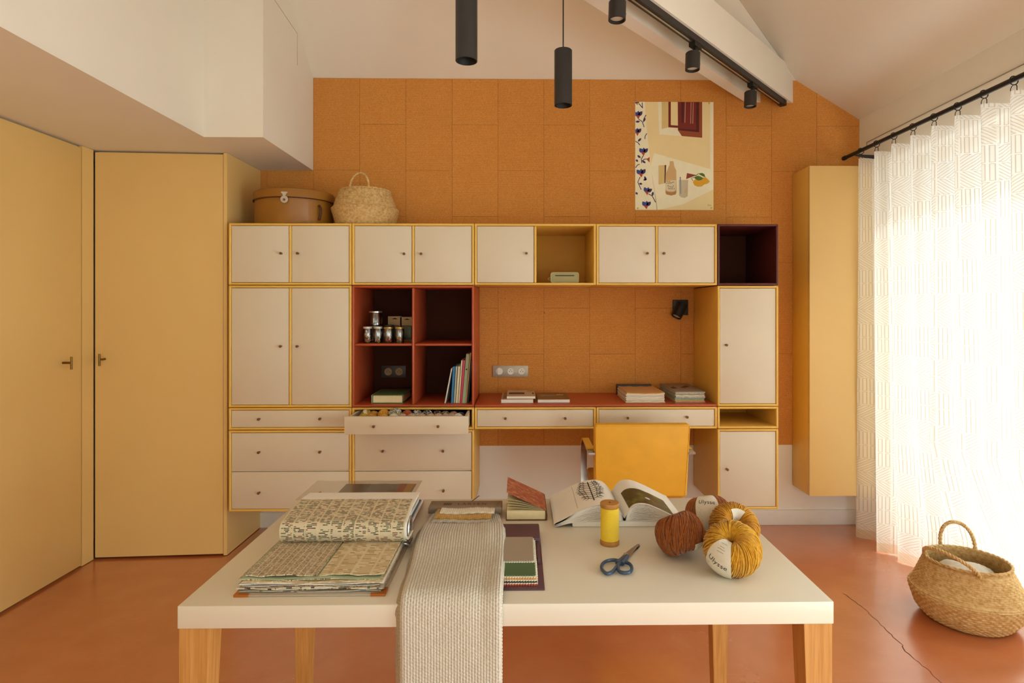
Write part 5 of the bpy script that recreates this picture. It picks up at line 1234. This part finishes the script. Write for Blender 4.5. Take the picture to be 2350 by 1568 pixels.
# --- the big fabric sample album, opened and rolled back
t = T('sample_album', 'large fabric sample album open on the table, tweed page rolled back', 'sample book', (-.49, 1.70, Z0))
P(t, 'back_board', MB().box(-.668, -.318, 1.366, 1.672, Z0, Z0 + .004, .001), 'grey_board')
for sx_ in (-1, 1):
    xx = -.668 if sx_ < 0 else -.318
    mb = MB().prism([(0, 0), (.034, 0), (.034, .008), (.012, .012), (.008, .034), (0, .034)], lambda a, b, d: (xx - sx_ * (a - .0012), 1.3648 + b, d), Z0, Z0 + .0055); P(t, 'corner_cap', mb, 'copper', smooth=0)
def page(name, x0, x1, y0_, y1_, z, th_, m, sag=.0, seed=0, uv=True):
    def f(u, v, d):
        e_ = .004 * math.sin(u * 9 + seed) * (1 - v); return (lerp(x0, x1, u), lerp(y0_, y1_, v) + .0015 * math.sin(u * 23 + seed * 2), z + d + e_ * .4 + sag * (1 - v) ** 2 * (1 + .5 * math.sin(u * 5 + seed)))
    mb = MB().sheet(f, 40, 8, th_); mb.uv = [(p_[0] * 1.0, p_[1] * 1.0) for p_ in mb.v]
    return P(t, name, mb, m, smooth=40)
ms_ = ['page_stripes', 'weave_beige', 'paper', 'tweed_green', 'paper', 'page_stripes', 'paper', 'weave_sand', 'weave_beige', 'sage_cover']
z = Z0 + .0048
for i, m in enumerate(ms_):
    th_ = .0011 if m in ('paper', 'sage_cover') else .0026
    page('page', -.664 + .006 * math.sin(i * 2.1), -.330 + .006 * math.sin(i * 1.3), 1.378 + .010 * (i / 9) + .005 * math.sin(i * 1.7), 1.68, z, th_, m, -.0 , i); z += th_ + .0007
z += .001
page('swatch', -.656, -.487, 1.398, 1.66, z, .003, 'weave_beige', .001, 3); page('swatch', -.482, -.328, 1.400, 1.66, z, .003, 'weave_sand', .001, 5)
# rolled-back pages: up from the hinge, forward over the fold and away to the back
ZC = z + .006
def roll(off):
    r = .025 + off; cy, cz_ = 1.612, ZC + .025
    pts = [(1.665, ZC + .002 - off * .2)] + [(cy - r * math.sin(R(a)) * 1.05, cz_ - r * math.cos(R(a))) for a in range(5, 151, 12)] + [(1.665, cz_ + r * .98 + .004), (1.72, cz_ + r + .009), (1.78, cz_ + r + .008), (1.84, cz_ + r + .002)]
    acc_ = [0]
    for a, b in zip(pts, pts[1:]): acc_.append(acc_[-1] + math.hypot(b[0] - a[0], b[1] - a[1]))
    return [(s_ / acc_[-1], *p_) for s_, p_ in zip(acc_, pts)], acc_[-1]
def rolled(name, x0, x1, off, m, vmax=1.0, th_=.003, vmin=0):
    rl, L_ = roll(off)
    def f(u, v, d):
        s_ = lerp(vmin, vmax, v); y, zz = interp(rl, s_); y2, z2 = interp(rl, min(1, s_ + .02)); y1_, z1_ = interp(rl, max(0, s_ - .02)); ty, tz = y2 - y1_, z2 - z1_; l = math.hypot(ty, tz) or 1
        return (lerp(x0, x1, u) + .012 * s_ * -1, y - tz / l * d * 1, zz + ty / l * d)
    mb = MB().sheet(f, 24, 48, th_); 
    n_ = 25 * 49; mb.uv = [((i % 25) / 24 * (x1 - x0), (i % n_) // 25 / 48 * L_ * (vmax - vmin)) for i in range(len(mb.v))]
    return P(t, name, mb, m, smooth=60)
rolled('tweed_page', -.648, -.312, .004, 'tweed_green', .74)
rolled('page', -.650, -.306, .0005, 'paper', 1.0, .002); rolled('page', -.650, -.308, -.004, 'weave_sand', .9, .003)
# the pages already turned, a board and a brochure sleeve behind
zz = Z0 + .0005
for i, (m, th_) in enumerate((('charcoal_cover', .005), ('rust_block', .005), ('paper', .008), ('handle_blue', .004), ('paper', .010), ('page_stripes', .010), ('weave_beige', .010), ('paper', .008))):
    page('turned_page', -.690 + .002 * i, -.338 + .005 * math.sin(i), 1.70 + .002 * i, 2.030 - .016 * i, zz, th_, m, 0, i); zz += th_ + .0005
zz = max(zz, ZC + .040)
sl = page('brochure', -.585, -.350, 1.800, 1.962, zz + .0035, .0015, 'grey_cover', 0, 4)
for nm, m, a, b, y0_, y1_ in (('brochure_photo', 'dark_photo', -.580, -.500, 1.86, 1.958), ('brochure_block', 'rust_block', -.402, -.378, 1.85, 1.955), ('brochure_block', 'gold_block', -.378, -.354, 1.85, 1.955), ('brochure_strip', 'paper', -.57, -.415, 1.800, 1.868)):
    P(sl, nm, MB().box(a, b, y0_, y1_, zz + .0062, zz + .0066), m, smooth=0)
vs_, fs_ = text_mesh('SI', .030, 1.1); P(sl, 'brochure_lettering', MB().add([(-.415 - v_.y, 1.885 + v_.x, zz + .0068) for v_ in vs_], fs_), 'ink', smooth=0)
page('clear_sleeve', -.690, -.334, 1.790, 1.985, zz + .0085, .0006, 'clear_sleeve', 0, 4)
# ring mechanism at the hinge
rg = MB().tube([(-.314, 1.652 + .028 * math.cos(R(a)), ZC + .004 + .040 * math.sin(R(a))) for a in range(-40, 221, 20)], .004, 8); P(t, 'binder_ring', rg, 'silver')
P(t, 'ring_bar', MB().box(-.665, -.312, 1.640, 1.690, Z0 + .004, Z0 + .014, .003), 'silver')
